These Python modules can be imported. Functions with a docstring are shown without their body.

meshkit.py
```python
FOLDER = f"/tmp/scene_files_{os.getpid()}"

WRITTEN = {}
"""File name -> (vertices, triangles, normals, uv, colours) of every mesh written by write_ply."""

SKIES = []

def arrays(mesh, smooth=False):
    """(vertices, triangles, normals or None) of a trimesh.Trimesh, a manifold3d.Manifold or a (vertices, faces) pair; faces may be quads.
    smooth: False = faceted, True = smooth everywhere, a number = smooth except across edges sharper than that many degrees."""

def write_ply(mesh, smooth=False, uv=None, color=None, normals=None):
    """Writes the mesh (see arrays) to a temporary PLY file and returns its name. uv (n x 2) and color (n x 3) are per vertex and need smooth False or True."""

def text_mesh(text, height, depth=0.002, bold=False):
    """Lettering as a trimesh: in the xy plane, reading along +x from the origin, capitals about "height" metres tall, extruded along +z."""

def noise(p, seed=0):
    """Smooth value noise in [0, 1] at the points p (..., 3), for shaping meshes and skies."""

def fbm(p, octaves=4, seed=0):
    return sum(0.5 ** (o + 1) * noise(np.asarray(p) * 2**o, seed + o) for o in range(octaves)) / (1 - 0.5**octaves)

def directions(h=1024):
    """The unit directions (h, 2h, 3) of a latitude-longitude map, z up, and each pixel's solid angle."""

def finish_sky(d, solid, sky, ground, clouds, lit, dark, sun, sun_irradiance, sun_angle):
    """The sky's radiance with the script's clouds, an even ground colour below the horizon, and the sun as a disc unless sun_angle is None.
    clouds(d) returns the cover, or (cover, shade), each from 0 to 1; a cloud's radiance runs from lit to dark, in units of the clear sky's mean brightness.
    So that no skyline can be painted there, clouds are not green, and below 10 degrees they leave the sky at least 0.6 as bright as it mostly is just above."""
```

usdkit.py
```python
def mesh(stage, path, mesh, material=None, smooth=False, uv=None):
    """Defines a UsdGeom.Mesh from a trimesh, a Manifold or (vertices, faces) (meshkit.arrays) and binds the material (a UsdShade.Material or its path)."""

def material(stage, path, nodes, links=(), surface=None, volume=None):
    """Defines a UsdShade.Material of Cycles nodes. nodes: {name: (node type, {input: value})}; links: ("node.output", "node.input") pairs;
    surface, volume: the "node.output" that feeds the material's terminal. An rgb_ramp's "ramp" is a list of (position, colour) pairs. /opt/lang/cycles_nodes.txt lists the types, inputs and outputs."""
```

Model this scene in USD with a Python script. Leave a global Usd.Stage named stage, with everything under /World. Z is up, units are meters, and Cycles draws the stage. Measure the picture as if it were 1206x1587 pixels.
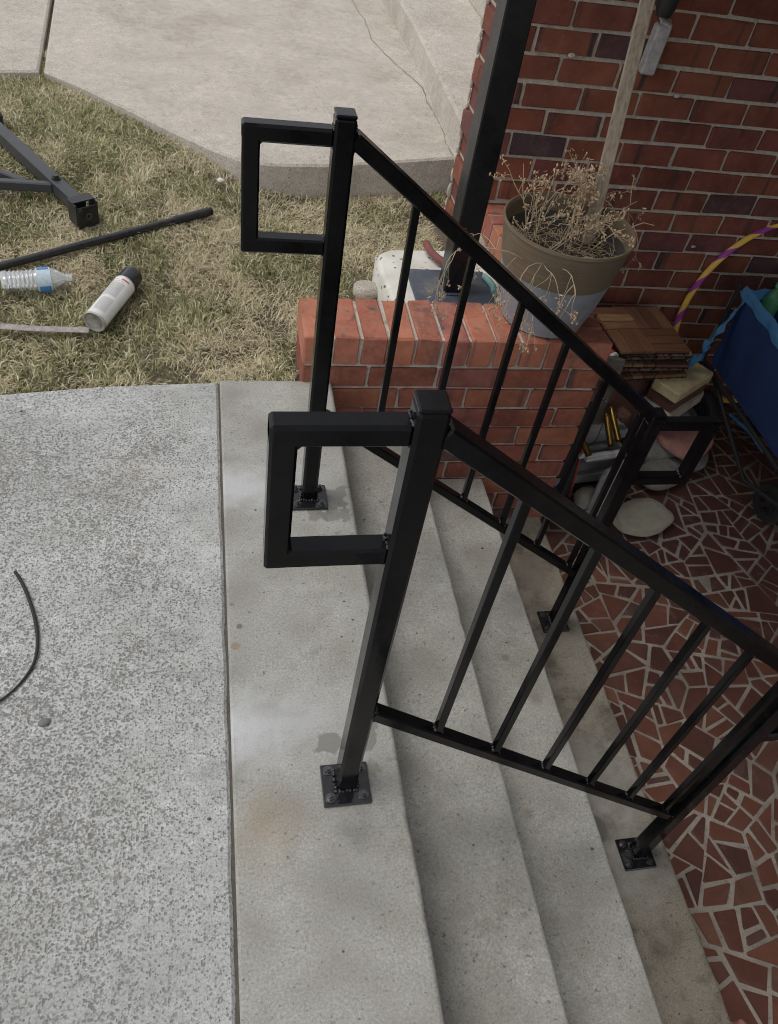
import math, random
import numpy as np, trimesh
from scipy.spatial import Delaunay
from shapely.geometry import Polygon, LineString, Point, box as sbox, MultiPolygon
from shapely.ops import split as shp_split
from shapely import affinity
from pxr import Usd, UsdGeom, UsdLux, UsdShade, Gf, Sdf, Vt
import usdkit, meshkit

stage = Usd.Stage.CreateInMemory()
UsdGeom.SetStageUpAxis(stage, UsdGeom.Tokens.z)
UsdGeom.SetStageMetersPerUnit(stage, 1.0)
world = UsdGeom.Xform.Define(stage, '/World')
stage.SetDefaultPrim(world.GetPrim())
UsdGeom.Scope.Define(stage, '/World/Looks')
rng = np.random.default_rng(7)
random.seed(7)

# ------------------------------------------------------------------ camera
PITCH, YAW, ROLL, FPX = map(float, (46.2878, 17.779, 11.7277, 1244.24))
def camera():
    ya, pi_, ro = np.radians([YAW, PITCH, ROLL])
    fw = np.array([np.sin(ya)*np.cos(pi_), np.cos(ya)*np.cos(pi_), -np.sin(pi_)])
    rt = np.array([np.cos(ya), -np.sin(ya), 0.0]); up = np.cross(rt, fw)
    r2 = rt*np.cos(ro)+up*np.sin(ro); u2 = up*np.cos(ro)-rt*np.sin(ro)
    c = UsdGeom.Camera.Define(stage, '/World/camera')
    m = Gf.Matrix4d(*r2, 0, *u2, 0, *(-fw), 0, 0, 0, 1.4795, 1)
    c.AddTransformOp().Set(m)
    c.CreateHorizontalApertureAttr(24.0); c.CreateVerticalApertureAttr(24.0*1024/778)
    c.CreateFocalLengthAttr(24.0*FPX/1206.0)
    c.CreateClippingRangeAttr(Gf.Vec2f(0.02, 500))
    c.CreateFStopAttr(0.0)
    c.CreateExposureAttr(EXPOSURE)
EXPOSURE = 0.18
SUN_DIR = np.array([-0.50, 0.10, 1.15])          # towards the sun
SUN_DIR = SUN_DIR/np.linalg.norm(SUN_DIR)
SUN_INT, SUN_ANGLE, SKY_STRENGTH = 0.20, 20.0, 0.15
camera()

# ------------------------------------------------------------------ sky and sun (overcast)
elev = math.asin(SUN_DIR[2]); rot = math.atan2(SUN_DIR[0], SUN_DIR[1])
sky_mat = usdkit.material(stage, '/World/Looks/overcast_sky', {
    'sky': ('sky_texture', {'sky_type': 'single_scattering', 'sun_disc': False, 'sun_elevation': elev, 'sun_rotation': rot, 'aerosol_density': 2.0}),
    'grey': ('hsv', {'saturation': 0.16, 'value': 1.0}),
    'tc': ('texture_coordinate', {}),
    'n': ('noise_texture', {'scale': 2.2, 'detail': 5.0, 'roughness': 0.55}),
    'r': ('map_range', {'from_min': 0.3, 'from_max': 0.7, 'to_min': 0.8, 'to_max': 1.25}),
    'm': ('mix', {'mix_type': 'multiply', 'fac': 1.0}),
    'bg': ('background_shader', {'strength': SKY_STRENGTH}),
}, [('sky.color', 'grey.color'), ('tc.generated', 'n.vector'), ('n.fac', 'r.value'), ('grey.color', 'm.color1'), ('r.result', 'm.color2'), ('m.color', 'bg.color')], surface='bg.background')
dome = UsdLux.DomeLight.Define(stage, '/World/sky')
UsdShade.MaterialBindingAPI.Apply(dome.GetPrim()).Bind(sky_mat)
dome.GetPrim().SetCustomDataByKey('kind', 'structure')
sun = UsdLux.DistantLight.Define(stage, '/World/sun')
sun.CreateIntensityAttr(SUN_INT); sun.CreateAngleAttr(SUN_ANGLE); sun.CreateNormalizeAttr(True)
sun.CreateColorAttr(Gf.Vec3f(1.0, 0.95, 0.86))
_z = SUN_DIR; _x = np.cross([0, 0, 1.0], _z); _x /= np.linalg.norm(_x); _y = np.cross(_z, _x)
sun.AddTransformOp().Set(Gf.Matrix4d(*_x, 0, *_y, 0, *_z, 0, 0, 0, 5, 1))

# ------------------------------------------------------------------ helpers
taken = {}
def numbered(path):
    if path not in taken:
        taken[path] = 0
        return path
    taken[path] += 1
    return '%s_%03d' % (path, taken[path])

def root(parent):
    return '/World' if parent is None else str(parent.GetPath())

def tag(prim, label=None, cat=None, group=None, kind=None):
    for k, v in (('label', label), ('category', cat), ('group', group), ('kind', kind)):
        if v: prim.SetCustomDataByKey(k, v)
    return prim

LOC = {}
def thing(name, label, cat, loc=(0, 0, 0), rotz=0.0, group=None, local=False):
    x = UsdGeom.Xform.Define(stage, numbered('/World/' + name))
    if any(loc) or rotz:
        x.AddTranslateOp().Set(Gf.Vec3d(*map(float, loc)))
        if rotz: x.AddRotateZOp().Set(float(rotz))
    if not local: LOC[str(x.GetPath())] = np.array(loc, float)
    return tag(x.GetPrim(), label, cat, group)

def obj(name, mesh, m, parent=None, smooth=False, label=None, cat=None, group=None, kind=None):
    off = LOC.get('/'.join(root(parent).split('/')[:3]))
    if off is not None and off.any():
        mesh = trimesh.Trimesh(np.array(mesh.vertices)-off, mesh.faces, process=False)      # written in world coordinates, kept relative to the thing's base
    p = usdkit.mesh(stage, numbered(root(parent) + '/' + name), mesh, m, smooth=smooth).GetPrim()
    return tag(p, label, cat, group, kind)

def struct(name, mesh, m, smooth=False):
    return obj(name, mesh, m, None, smooth, kind='structure')

def cat(*ms):
    return trimesh.util.concatenate([m for m in ms if m is not None])

# chamfered box: template hull reused for every box
_s = np.array([[sx, sy, sz] for sx in (-1, 1) for sy in (-1, 1) for sz in (-1, 1)], float)
_tv = np.vstack([_s*[1, .8, .8], _s*[.8, 1, .8], _s*[.8, .8, 1]])
_h = trimesh.Trimesh(_tv, trimesh.convex.convex_hull(_tv).faces, process=False)
_hull = trimesh.convex.convex_hull(_tv)
_TV, _TF = np.array(_hull.vertices), np.array(_hull.faces)
_SG = np.sign(_TV); _FULL = np.abs(_TV) > .9
def box(x0, x1, y0, y1, z0, z1, ch=0.003):
    lo = np.array([min(x0, x1), min(y0, y1), min(z0, z1)], float); hi = np.array([max(x0, x1), max(y0, y1), max(z0, z1)], float)
    c, h = (lo+hi)/2, (hi-lo)/2
    ch = min(ch, h.min()*.6)
    v = c + _SG*np.where(_FULL, h, h-ch)
    return trimesh.Trimesh(v, _TF, process=False)

def frame(d, up=(0, 0, 1)):
    d = np.asarray(d, float); d = d/np.linalg.norm(d)
    u = np.asarray(up, float)
    if abs(d @ u) > .98: u = np.array([0, 1.0, 0])
    s = np.cross(u, d); s /= np.linalg.norm(s); u = np.cross(d, s)
    return d, s, u

def bar(a, b, w, h, ch=0.003, up=(0, 0, 1)):
    """a rectangular bar from a to b; w sideways, h along up"""
    a, b = np.asarray(a, float), np.asarray(b, float)
    L = np.linalg.norm(b-a); d, s, u = frame(b-a, up)
    m = box(-L/2, L/2, -w/2, w/2, -h/2, h/2, ch)
    M = np.eye(4); M[:3, 0], M[:3, 1], M[:3, 2], M[:3, 3] = d, s, u, (a+b)/2
    m.apply_transform(M); return m

def tube(pts, r, sides=8, caps=True):
    p = np.asarray(pts, float); n = len(p); r = np.broadcast_to(r, (n,))
    t = np.gradient(p, axis=0); t /= np.linalg.norm(t, axis=1, keepdims=True)+1e-12
    ref = np.array([0, 0, 1.0]) if abs(t[:, 2]).mean() < .8 else np.array([1.0, 0, 0])
    a = np.cross(t, ref); a /= np.linalg.norm(a, axis=1, keepdims=True)+1e-12
    b = np.cross(t, a); ang = np.arange(sides)*2*np.pi/sides
    v = (p[:, None] + r[:, None, None]*(np.cos(ang)[None, :, None]*a[:, None] + np.sin(ang)[None, :, None]*b[:, None])).reshape(-1, 3)
    f = []
    for i in range(n-1):
        for j in range(sides):
            k = (j+1) % sides
            f += [[i*sides+j, (i+1)*sides+j, (i+1)*sides+k], [i*sides+j, (i+1)*sides+k, i*sides+k]]
    if caps:
        v = np.vstack([v, p[0], p[-1]]); c0, c1 = len(v)-2, len(v)-1
        for j in range(sides):
            k = (j+1) % sides
            f += [[c0, j, k], [c1, (n-1)*sides+k, (n-1)*sides+j]]
    m = trimesh.Trimesh(v, np.array(f), process=False)
    if m.volume < 0: m.invert()
    return m

def lathe(prof, seg=48, M=None):
    """profile of (r, z) turned about z"""
    p = np.asarray(prof, float); n = len(p); a = np.arange(seg)*2*np.pi/seg
    v = np.stack([p[:, None, 0]*np.cos(a), p[:, None, 0]*np.sin(a), np.repeat(p[:, 1:], seg, 1)], -1).reshape(-1, 3)
    f = []
    for i in range(n-1):
        for j in range(seg):
            k = (j+1) % seg
            f += [[i*seg+j, i*seg+k, (i+1)*seg+k], [i*seg+j, (i+1)*seg+k, (i+1)*seg+j]]
    m = trimesh.Trimesh(v, np.array(f), process=False)
    if M is not None: m.apply_transform(M)
    return m

def place(d, origin, up=(0, 0, 1)):
    """matrix that stands local z along d at origin"""
    d, s, u = frame(d, up); M = np.eye(4)
    M[:3, 2], M[:3, 0], M[:3, 1], M[:3, 3] = d, s, np.cross(d, s), origin
    return M

def rock(center, size, seed=0, rough=.12, sub=3, flat=0.0, yaw=0.0, scale=2.2):
    m = trimesh.creation.icosphere(subdivisions=sub); v = np.array(m.vertices)
    v = np.sign(v)*np.abs(v)**(1-flat*.4)
    n = np.array([meshkit.fbm(v*scale*.5 + seed*7.3)]).reshape(-1)
    v = v*(1 + rough*2*(n-n.mean()))[:, None]
    v = v*np.asarray(size)/2
    c, s = math.cos(math.radians(yaw)), math.sin(math.radians(yaw))
    v = v @ np.array([[c, s, 0], [-s, c, 0], [0, 0, 1]])
    v = v - [0, 0, v[:, 2].min()] + np.asarray(center)
    return trimesh.Trimesh(v, m.faces, process=False)

def slab(poly, z0, z1, bev=.006):
    """prism on a polygon (list of xy, counter-clockwise), its upper edge bevelled"""
    P = Polygon(poly); P = P if P.exterior.is_ccw else Polygon(list(P.exterior.coords)[::-1])
    o = np.array(P.exterior.coords)[:-1]; n = len(o)
    e = np.roll(o, -1, 0)-o; e /= np.linalg.norm(e, axis=1, keepdims=True); nm = np.stack([-e[:, 1], e[:, 0]], 1)
    pn = np.roll(nm, 1, 0); off = (nm+pn)/(1+(nm*pn).sum(1))[:, None]
    i = o+off*bev
    v = np.vstack([np.c_[i, np.full(n, z1)], np.c_[o, np.full(n, z1-bev)], np.c_[o, np.full(n, z0)]])
    f = []
    for a in (0, 1):
        for k in range(n):
            l = (k+1) % n
            f += [[(a+1)*n+k, (a+1)*n+l, a*n+l], [(a+1)*n+k, a*n+l, a*n+k]]
    tri = trimesh.creation.triangulate_polygon(Polygon(i), engine='earcut')
    # map triangulation back to ring indices
    from scipy.spatial import cKDTree
    idx = cKDTree(i).query(tri[0])[1]
    tf = idx[tri[1]]
    ar = np.cross(i[tf[:, 1]]-i[tf[:, 0]], i[tf[:, 2]]-i[tf[:, 0]])
    tf = np.where((ar < 0)[:, None], tf[:, ::-1], tf)
    return trimesh.Trimesh(v, np.vstack([np.array(f), tf]), process=False)

# ------------------------------------------------------------------ materials
def mat(name, nodes, links, surface='p.BSDF'):
    return usdkit.material(stage, '/World/Looks/' + name, nodes, links, surface=surface)

def simple(name, col, rough=.5, metal=0.0, var=.15, scale=30, bump=.0, bscale=200, spec=.5, dirt=None, extra=None):
    """one paint or stuff: colour with a little noise, fine bump, optional dirt colour in patches"""
    c = np.array(col, float)
    nodes = {'g': ('geometry', {}), 'n': ('noise_texture', {'scale': scale, 'detail': 6.0, 'roughness': .65}),
             'r': ('rgb_ramp', {'ramp': [(.3, tuple(c*(1-var))), (.7, tuple(c*(1+var)))]}),
             'rr': ('map_range', {'from_min': .3, 'from_max': .7, 'to_min': max(.02, rough-.1), 'to_max': min(1, rough+.12)}),
             'p': ('principled_bsdf', {'metallic': metal, 'specular_ior_level': spec, **(extra or {})})}
    links = [('g.position', 'n.vector'), ('n.fac', 'r.fac'), ('n.fac', 'rr.value'), ('rr.result', 'p.roughness')]
    last = 'r.color'
    if dirt is not None:
        nodes.update({'dn': ('noise_texture', {'scale': scale*.35, 'detail': 8.0, 'roughness': .7}),
                      'dr': ('map_range', {'from_min': .5, 'from_max': .68, 'to_min': 0.0, 'to_max': dirt[1]}),
                      'dm': ('mix', {'color2': dirt[0]})})
        links += [('g.position', 'dn.vector'), ('dn.fac', 'dr.value'), ('dr.result', 'dm.fac'), (last, 'dm.color1')]
        last = 'dm.color'
    links.append((last, 'p.base_color'))
    if bump:
        nodes.update({'bn': ('noise_texture', {'scale': bscale, 'detail': 4.0}), 'b': ('bump', {'strength': 1.0, 'distance': bump})})
        links += [('g.position', 'bn.vector'), ('bn.fac', 'b.height'), ('b.normal', 'p.normal')]
    return mat(name, nodes, links)

def brick_mat(name, gain=1.0, haze=.25, hz=(.34, .25, .21), h0=.52):
    g = gain
    return mat(name, {
        'oi': ('object_info', {}), 'g': ('geometry', {}),
        'ramp': ('rgb_ramp', {'ramp': [(0, (.135*g, .040*g, .026*g)), (.3, (.17*g, .053*g, .032*g)), (.6, (.20*g, .068*g, .038*g)), (.80, (.165*g, .046*g, .033*g)), (.90, (.135*g, .046*g, .040*g)), (.96, (.085*g, .036*g, .036*g)), (1, (.06*g, .034*g, .038*g))]}),
        'off': ('vector_math', {'math_type': 'multiply_add', 'vector2': (1, 1, 1)}),
        'sc': ('math', {'math_type': 'multiply', 'value2': 37.0}), 'cx': ('combine_xyz', {}),
        'n1': ('noise_texture', {'scale': 9.0, 'detail': 5.0, 'roughness': .6}),
        'r1': ('map_range', {'from_min': .3, 'from_max': .72, 'to_min': .66, 'to_max': 1.3}),
        'm1': ('mix', {'mix_type': 'multiply', 'fac': 1.0}),
        # dark firing bands down some bricks
        'mp': ('mapping', {'scale': (22.0, 22.0, 1.5)}),
        'n2': ('noise_texture', {'scale': 1.0, 'detail': 2.0}),
        'r2': ('map_range', {'from_min': .60, 'from_max': .68, 'to_min': 0.0, 'to_max': .62}),
        'm2': ('mix', {'color2': (.045*g, .026*g, .028*g)}),
        # mortar haze and white bloom
        'n3': ('noise_texture', {'scale': 34.0, 'detail': 8.0, 'roughness': .75}),
        'r3': ('map_range', {'clamp': True, 'from_min': h0, 'from_max': .74, 'to_min': 0.0, 'to_max': haze}),
        'm3': ('mix', {'color2': hz}),
        'bn': ('noise_texture', {'scale': 260.0, 'detail': 5.0, 'roughness': .7}), 'b': ('bump', {'strength': 1.0, 'distance': .0012}),
        'p': ('principled_bsdf', {'roughness': .82, 'specular_ior_level': .35}),
    }, [('oi.random', 'ramp.fac'), ('oi.random', 'sc.value1'), ('sc.value', 'cx.x'), ('sc.value', 'cx.z'), ('g.position', 'off.vector1'), ('cx.vector', 'off.vector3'),
        ('off.vector', 'n1.vector'), ('n1.fac', 'r1.value'), ('ramp.color', 'm1.color1'), ('r1.result', 'm1.color2'),
        ('off.vector', 'mp.vector'), ('mp.vector', 'n2.vector'), ('n2.fac', 'r2.value'), ('r2.result', 'm2.fac'), ('m1.color', 'm2.color1'),
        ('g.position', 'n3.vector'), ('n3.fac', 'r3.value'), ('r3.result', 'm3.fac'), ('m2.color', 'm3.color1'), ('m3.color', 'p.base_color'),
        ('g.position', 'bn.vector'), ('bn.fac', 'b.height'), ('b.normal', 'p.normal')])

M_brick = brick_mat('house_brick', 1.0, .16)
M_brick_low = brick_mat('low_wall_brick', 1.30, .34, (.33, .21, .15), .45)
M_brick_cap = brick_mat('cap_brick', 1.85, .55, (.42, .235, .165), .38)
M_mortar = simple('mortar', (.47, .42, .35), .95, var=.22, scale=60, bump=.002, bscale=300, dirt=((.16, .14, .12), .5))
M_mortar_low = simple('low_wall_mortar', (.46, .42, .36), .95, var=.25, scale=60, bump=.002, bscale=300, dirt=((.12, .11, .10), .6))

def concrete(name, blobs=(), base=(.34, .335, .315), speck=.5, bands=(), lich=None, agg=None):
    """cast concrete; blobs: (x, y, z, radius, colour, amount, edge softness, wobble); bands: (y, half-width, x-limit, amount) of pale dust across the step"""
    b = np.array(base)
    nodes = {'g': ('geometry', {}), 'big': ('noise_texture', {'scale': 3.2, 'detail': 6.0, 'roughness': .62}),
             'rb': ('rgb_ramp', {'ramp': [(.28, tuple(b*[.78, .765, .73])), (.5, tuple(b)), (.74, tuple(b*1.12))]}),
             'mid': ('noise_texture', {'scale': 28.0, 'detail': 6.0, 'roughness': .7}),
             'rm': ('map_range', {'from_min': .28, 'from_max': .72, 'to_min': .80, 'to_max': 1.17}),
             'mm': ('mix', {'mix_type': 'multiply', 'fac': 1.0}),
             'fine': ('noise_texture', {'scale': 210.0, 'detail': 5.0, 'roughness': .85}),
             'rf': ('map_range', {'from_min': .32, 'from_max': .68, 'to_min': 1-.42*speck, 'to_max': 1+.42*speck}),
             'mf': ('mix', {'mix_type': 'multiply', 'fac': 1.0}),
             'wob': ('noise_texture', {'scale': 24.0, 'detail': 2.5}),
             'pit': ('noise_texture', {'scale': 95.0, 'detail': 3.0, 'roughness': .6}),
             'rp': ('map_range', {'from_min': .635, 'from_max': .70, 'to_min': 1.0, 'to_max': .45}),
             'mp': ('mix', {'mix_type': 'multiply', 'fac': 1.0}),
             'hb': ('math', {'math_type': 'multiply_add', 'value2': .5}),
             'b': ('bump', {'strength': 1.0, 'distance': .0018}),
             'p': ('principled_bsdf', {'roughness': .9, 'specular_ior_level': .3})}
    links = [('g.position', 'big.vector'), ('big.fac', 'rb.fac'), ('g.position', 'mid.vector'), ('mid.fac', 'rm.value'), ('rb.color', 'mm.color1'), ('rm.result', 'mm.color2'),
             ('g.position', 'fine.vector'), ('fine.fac', 'rf.value'), ('mm.color', 'mf.color1'), ('rf.result', 'mf.color2'),
             ('g.position', 'wob.vector'), ('g.position', 'pit.vector'), ('pit.fac', 'rp.value'), ('mf.color', 'mp.color1'), ('rp.result', 'mp.color2'),
             ('fine.fac', 'hb.value1'), ('mid.fac', 'hb.value3'), ('hb.value', 'b.height'), ('b.normal', 'p.normal')]
    last = 'mp.color'
    if lich is not None:
        nodes.update({'ln': ('noise_texture', {'scale': 7.0, 'detail': 9.0, 'roughness': .72}), 'lr': ('map_range', {'from_min': .46, 'from_max': .62, 'to_min': 0.0, 'to_max': lich[1]}), 'lm': ('mix', {'color2': lich[0]})})
        links += [('g.position', 'ln.vector'), ('ln.fac', 'lr.value'), ('lr.result', 'lm.fac'), (last, 'lm.color1')]
        last = 'lm.color'
    if agg is not None:
        # pebbles bared in the worn cement: dark chips of two sizes, fewer towards the trowelled border
        joint_x, edge_y = agg
        nodes.update({
            'dis': ('noise_texture', {'scale': 240.0, 'detail': 3.0}), 'dadd': ('vector_math', {'math_type': 'multiply_add', 'vector2': (.006, .006, .0)}),
            'v': ('voronoi_texture', {'scale': 235.0, 'feature': 'f1', 'randomness': 1.0}), 'vs': ('separate_color', {}),
            'sz': ('map_range', {'from_min': 0.0, 'from_max': 1.0, 'to_min': -.10, 'to_max': .74}),
            'sx': ('separate_xyz', {}),
            'ex': ('map_range', {'from_min': joint_x-.20, 'from_max': joint_x-.01, 'to_min': 0.0, 'to_max': -.30}),
            'ey': ('map_range', {'from_min': edge_y-.30, 'from_max': edge_y-.02, 'to_min': 0.0, 'to_max': -.12}),
            'pn': ('noise_texture', {'scale': 4.2, 'detail': 5.0, 'roughness': .65}), 'pr': ('map_range', {'from_min': .3, 'from_max': .7, 'to_min': -.22, 'to_max': .24}),
            'a1': ('math', {'math_type': 'add'}), 'a2': ('math', {'math_type': 'add'}), 'a3': ('math', {'math_type': 'add'}),
            'd': ('math', {'math_type': 'subtract'}),
            'msk': ('map_range', {'from_min': -.14, 'from_max': .12, 'to_min': 0.0, 'to_max': .84}),
            'pc': ('rgb_ramp', {'ramp': [(0, (.115, .118, .113)), (.4, (.17, .17, .16)), (.7, (.235, .23, .215)), (.9, (.30, .27, .225)), (1, (.20, .15, .11))]}),
            'gr': ('noise_texture', {'scale': 200.0, 'detail': 4.0, 'roughness': .6}), 'grr': ('map_range', {'from_min': .50, 'from_max': .62, 'to_min': 0.0, 'to_max': .55, 'clamp': True}), 'gm': ('mix', {'color2': (.20, .20, .195)}),
            'pt': ('noise_texture', {'scale': 1.7, 'detail': 6.0, 'roughness': .65}), 'ptr': ('map_range', {'from_min': .35, 'from_max': .68, 'to_min': 1.06, 'to_max': .74, 'clamp': True}), 'ptm': ('mix', {'mix_type': 'multiply', 'fac': 1.0}),
            'am': ('mix', {}),
            'hb2': ('math', {'math_type': 'multiply_add', 'value2': -.8})})
        links += [('g.position', 'dis.vector'), ('dis.color', 'dadd.vector1'), ('g.position', 'dadd.vector3'), ('dadd.vector', 'v.vector'), ('v.color', 'vs.color'), ('vs.r', 'sz.value'),
                  ('g.position', 'sx.vector'), ('sx.x', 'ex.value'), ('sx.y', 'ey.value'), ('g.position', 'pn.vector'), ('pn.fac', 'pr.value'),
                  ('sz.result', 'a1.value1'), ('ex.result', 'a1.value2'), ('a1.value', 'a2.value1'), ('ey.result', 'a2.value2'), ('a2.value', 'a3.value1'), ('pr.result', 'a3.value2'),
                  ('a3.value', 'd.value1'), ('v.distance', 'd.value2'), ('d.value', 'msk.value'), ('msk.result', 'am.fac'), ('vs.g', 'pc.fac'), ('pc.color', 'am.color2'),
                  ('g.position', 'gr.vector'), ('gr.fac', 'grr.value'), ('grr.result', 'gm.fac'), (last, 'gm.color1'), ('gm.color', 'am.color1'),
                  ('g.position', 'pt.vector'), ('pt.fac', 'ptr.value'), ('am.color', 'ptm.color1'), ('ptr.result', 'ptm.color2'),
                  ('msk.result', 'hb2.value1'), ('hb.value', 'hb2.value3'), ('hb2.value', 'b.height')]
        links.remove(('hb.value', 'b.height'))
        last = 'ptm.color'
    for k, (y, hw, x0, x1, amt, col) in enumerate(bands):
        nodes.update({'bs%d' % k: ('separate_xyz', {}), 'bd%d' % k: ('math', {'math_type': 'subtract', 'value2': y}), 'ba%d' % k: ('math', {'math_type': 'absolute'}),
                      'bw%d' % k: ('math', {'math_type': 'multiply_add', 'value2': hw*1.6}), 'br%d' % k: ('map_range', {'from_min': hw*2.2, 'from_max': hw*.9, 'to_min': 0.0, 'to_max': amt}),
                      'bx%d' % k: ('map_range', {'from_min': x1, 'from_max': x0, 'to_min': 0.0, 'to_max': 1.0, 'clamp': True}), 'bm%d' % k: ('math', {'math_type': 'multiply', 'use_clamp': True}), 'bc%d' % k: ('mix', {'color2': col})}) 
        nodes['br%d' % k][1]['clamp'] = True
        links += [('g.position', 'bs%d.vector' % k), ('bs%d.y' % k, 'bd%d.value1' % k), ('bd%d.value' % k, 'ba%d.value1' % k), ('wob.fac', 'bw%d.value1' % k), ('ba%d.value' % k, 'bw%d.value3' % k),
                  ('bw%d.value' % k, 'br%d.value' % k), ('bs%d.x' % k, 'bx%d.value' % k), ('br%d.result' % k, 'bm%d.value1' % k), ('bx%d.result' % k, 'bm%d.value2' % k), ('bm%d.value' % k, 'bc%d.fac' % k), (last, 'bc%d.color1' % k)]
        last = 'bc%d.color' % k
    for k, (x, y, z, rad, col, amt, soft, wb) in enumerate(blobs):
        nodes.update({'o%d' % k: ('vector_math', {'math_type': 'distance', 'vector2': (x, y, z)}), 'w%d' % k: ('math', {'math_type': 'multiply_add', 'value2': wb}),
                      'q%d' % k: ('map_range', {'from_min': rad+wb*.5+soft, 'from_max': rad+wb*.5-soft, 'to_min': 0.0, 'to_max': amt, 'clamp': True}), 'c%d' % k: ('mix', {'color2': col})})
        links += [('g.position', 'o%d.vector1' % k), ('wob.fac', 'w%d.value1' % k), ('o%d.value' % k, 'w%d.value3' % k), ('w%d.value' % k, 'q%d.value' % k), ('q%d.result' % k, 'c%d.fac' % k), (last, 'c%d.color1' % k)]
        last = 'c%d.color' % k
    for n in ('rm', 'rf', 'rp', 'lr', 'sz', 'ex', 'ey', 'pr', 'msk'):
        if n in nodes: nodes[n][1]['clamp'] = True
    links.append((last, 'p.base_color'))
    return mat(name, nodes, links)

WET = (.17, .165, .145)
M_pave = concrete('worn_pavement_concrete', base=(.455, .46, .452), speck=.8, agg=(.0126, 1.86),
                  blobs=[(-.12, 0.35, 0, .10, (.26, .26, .26), .35, .08, .08), (-.35, .25, 0, .10, (.22, .22, .21), .5, .09, .1), (-.2, 1.5, 0, .07, (.36, .31, .26), .25, .05, .05)])
M_step = concrete('cast_step_concrete', base=(.338, .332, .306), speck=1.0, lich=((.20, .19, .165), .60),
                  bands=[(1.44, .07, .05, .36, .65, (.52, .53, .55)), (.78, .08, .05, .36, .7, (.52, .53, .55))],
                  blobs=[(.292, 1.395, 0, .036, WET, .75, .004, 0.200), (.30, 1.335, 0, .032, WET, .7, .004, 0.200), (.245, 1.335, 0, .020, WET, .7, .004, 0.200),
                         (.205, .735, 0, .024, WET, .75, .004, 0.120), (.283, .738, 0, .032, WET, .75, .004, 0.160), (.298, .675, 0, .020, WET, .7, .004, 0.120),
                         (.09, .60, 0, .030, (.22, .16, .10), .45, .03, .06), (.07, .56, 0, .05, (.30, .24, .17), .35, .04, .06),
                         (.245, .55, 0, .022, (.14, .14, .145), .45, .025, .12), (.235, .45, 0, .05, (.2, .2, .2), .16, .04, .2),
                         (.045, 1.02, 0, .006, (.12, .11, .1), .8, .002, .004), (.03, 1.08, 0, .004, (.15, .13, .12), .8, .002, .004), (.035, .97, 0, .009, (.26, .17, .12), .7, .003, .01),
                         (.85, 1.02, -.413, .02, (.18, .16, .12), .6, .01, .03), (.80, 1.15, -.413, .012, (.16, .14, .11), .6, .006, .02), (.74, .70, -.413, .014, (.2, .15, .1), .5, .008, .02)])
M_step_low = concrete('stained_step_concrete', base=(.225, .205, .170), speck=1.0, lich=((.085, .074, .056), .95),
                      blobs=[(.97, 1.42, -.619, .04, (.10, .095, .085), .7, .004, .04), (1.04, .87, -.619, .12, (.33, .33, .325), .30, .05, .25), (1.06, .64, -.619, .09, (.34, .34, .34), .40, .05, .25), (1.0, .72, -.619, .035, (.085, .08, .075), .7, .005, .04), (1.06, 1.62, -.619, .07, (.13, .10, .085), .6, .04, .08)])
M_walk = concrete('far_walk_concrete', base=(.44, .40, .35), speck=1.5, lich=((.36, .32, .275), .35))
M_walk_face = M_walk
M_grout = concrete('tile_grout', base=(.27, .24, .205), speck=.5, lich=((.12, .10, .085), .7))
M_soil = simple('lawn_soil', (.105, .085, .058), .98, var=.35, scale=40, bump=.004, bscale=150)
M_dirt_line = simple('joint_dirt', (.085, .075, .06), .98, var=.3, scale=90)
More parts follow.
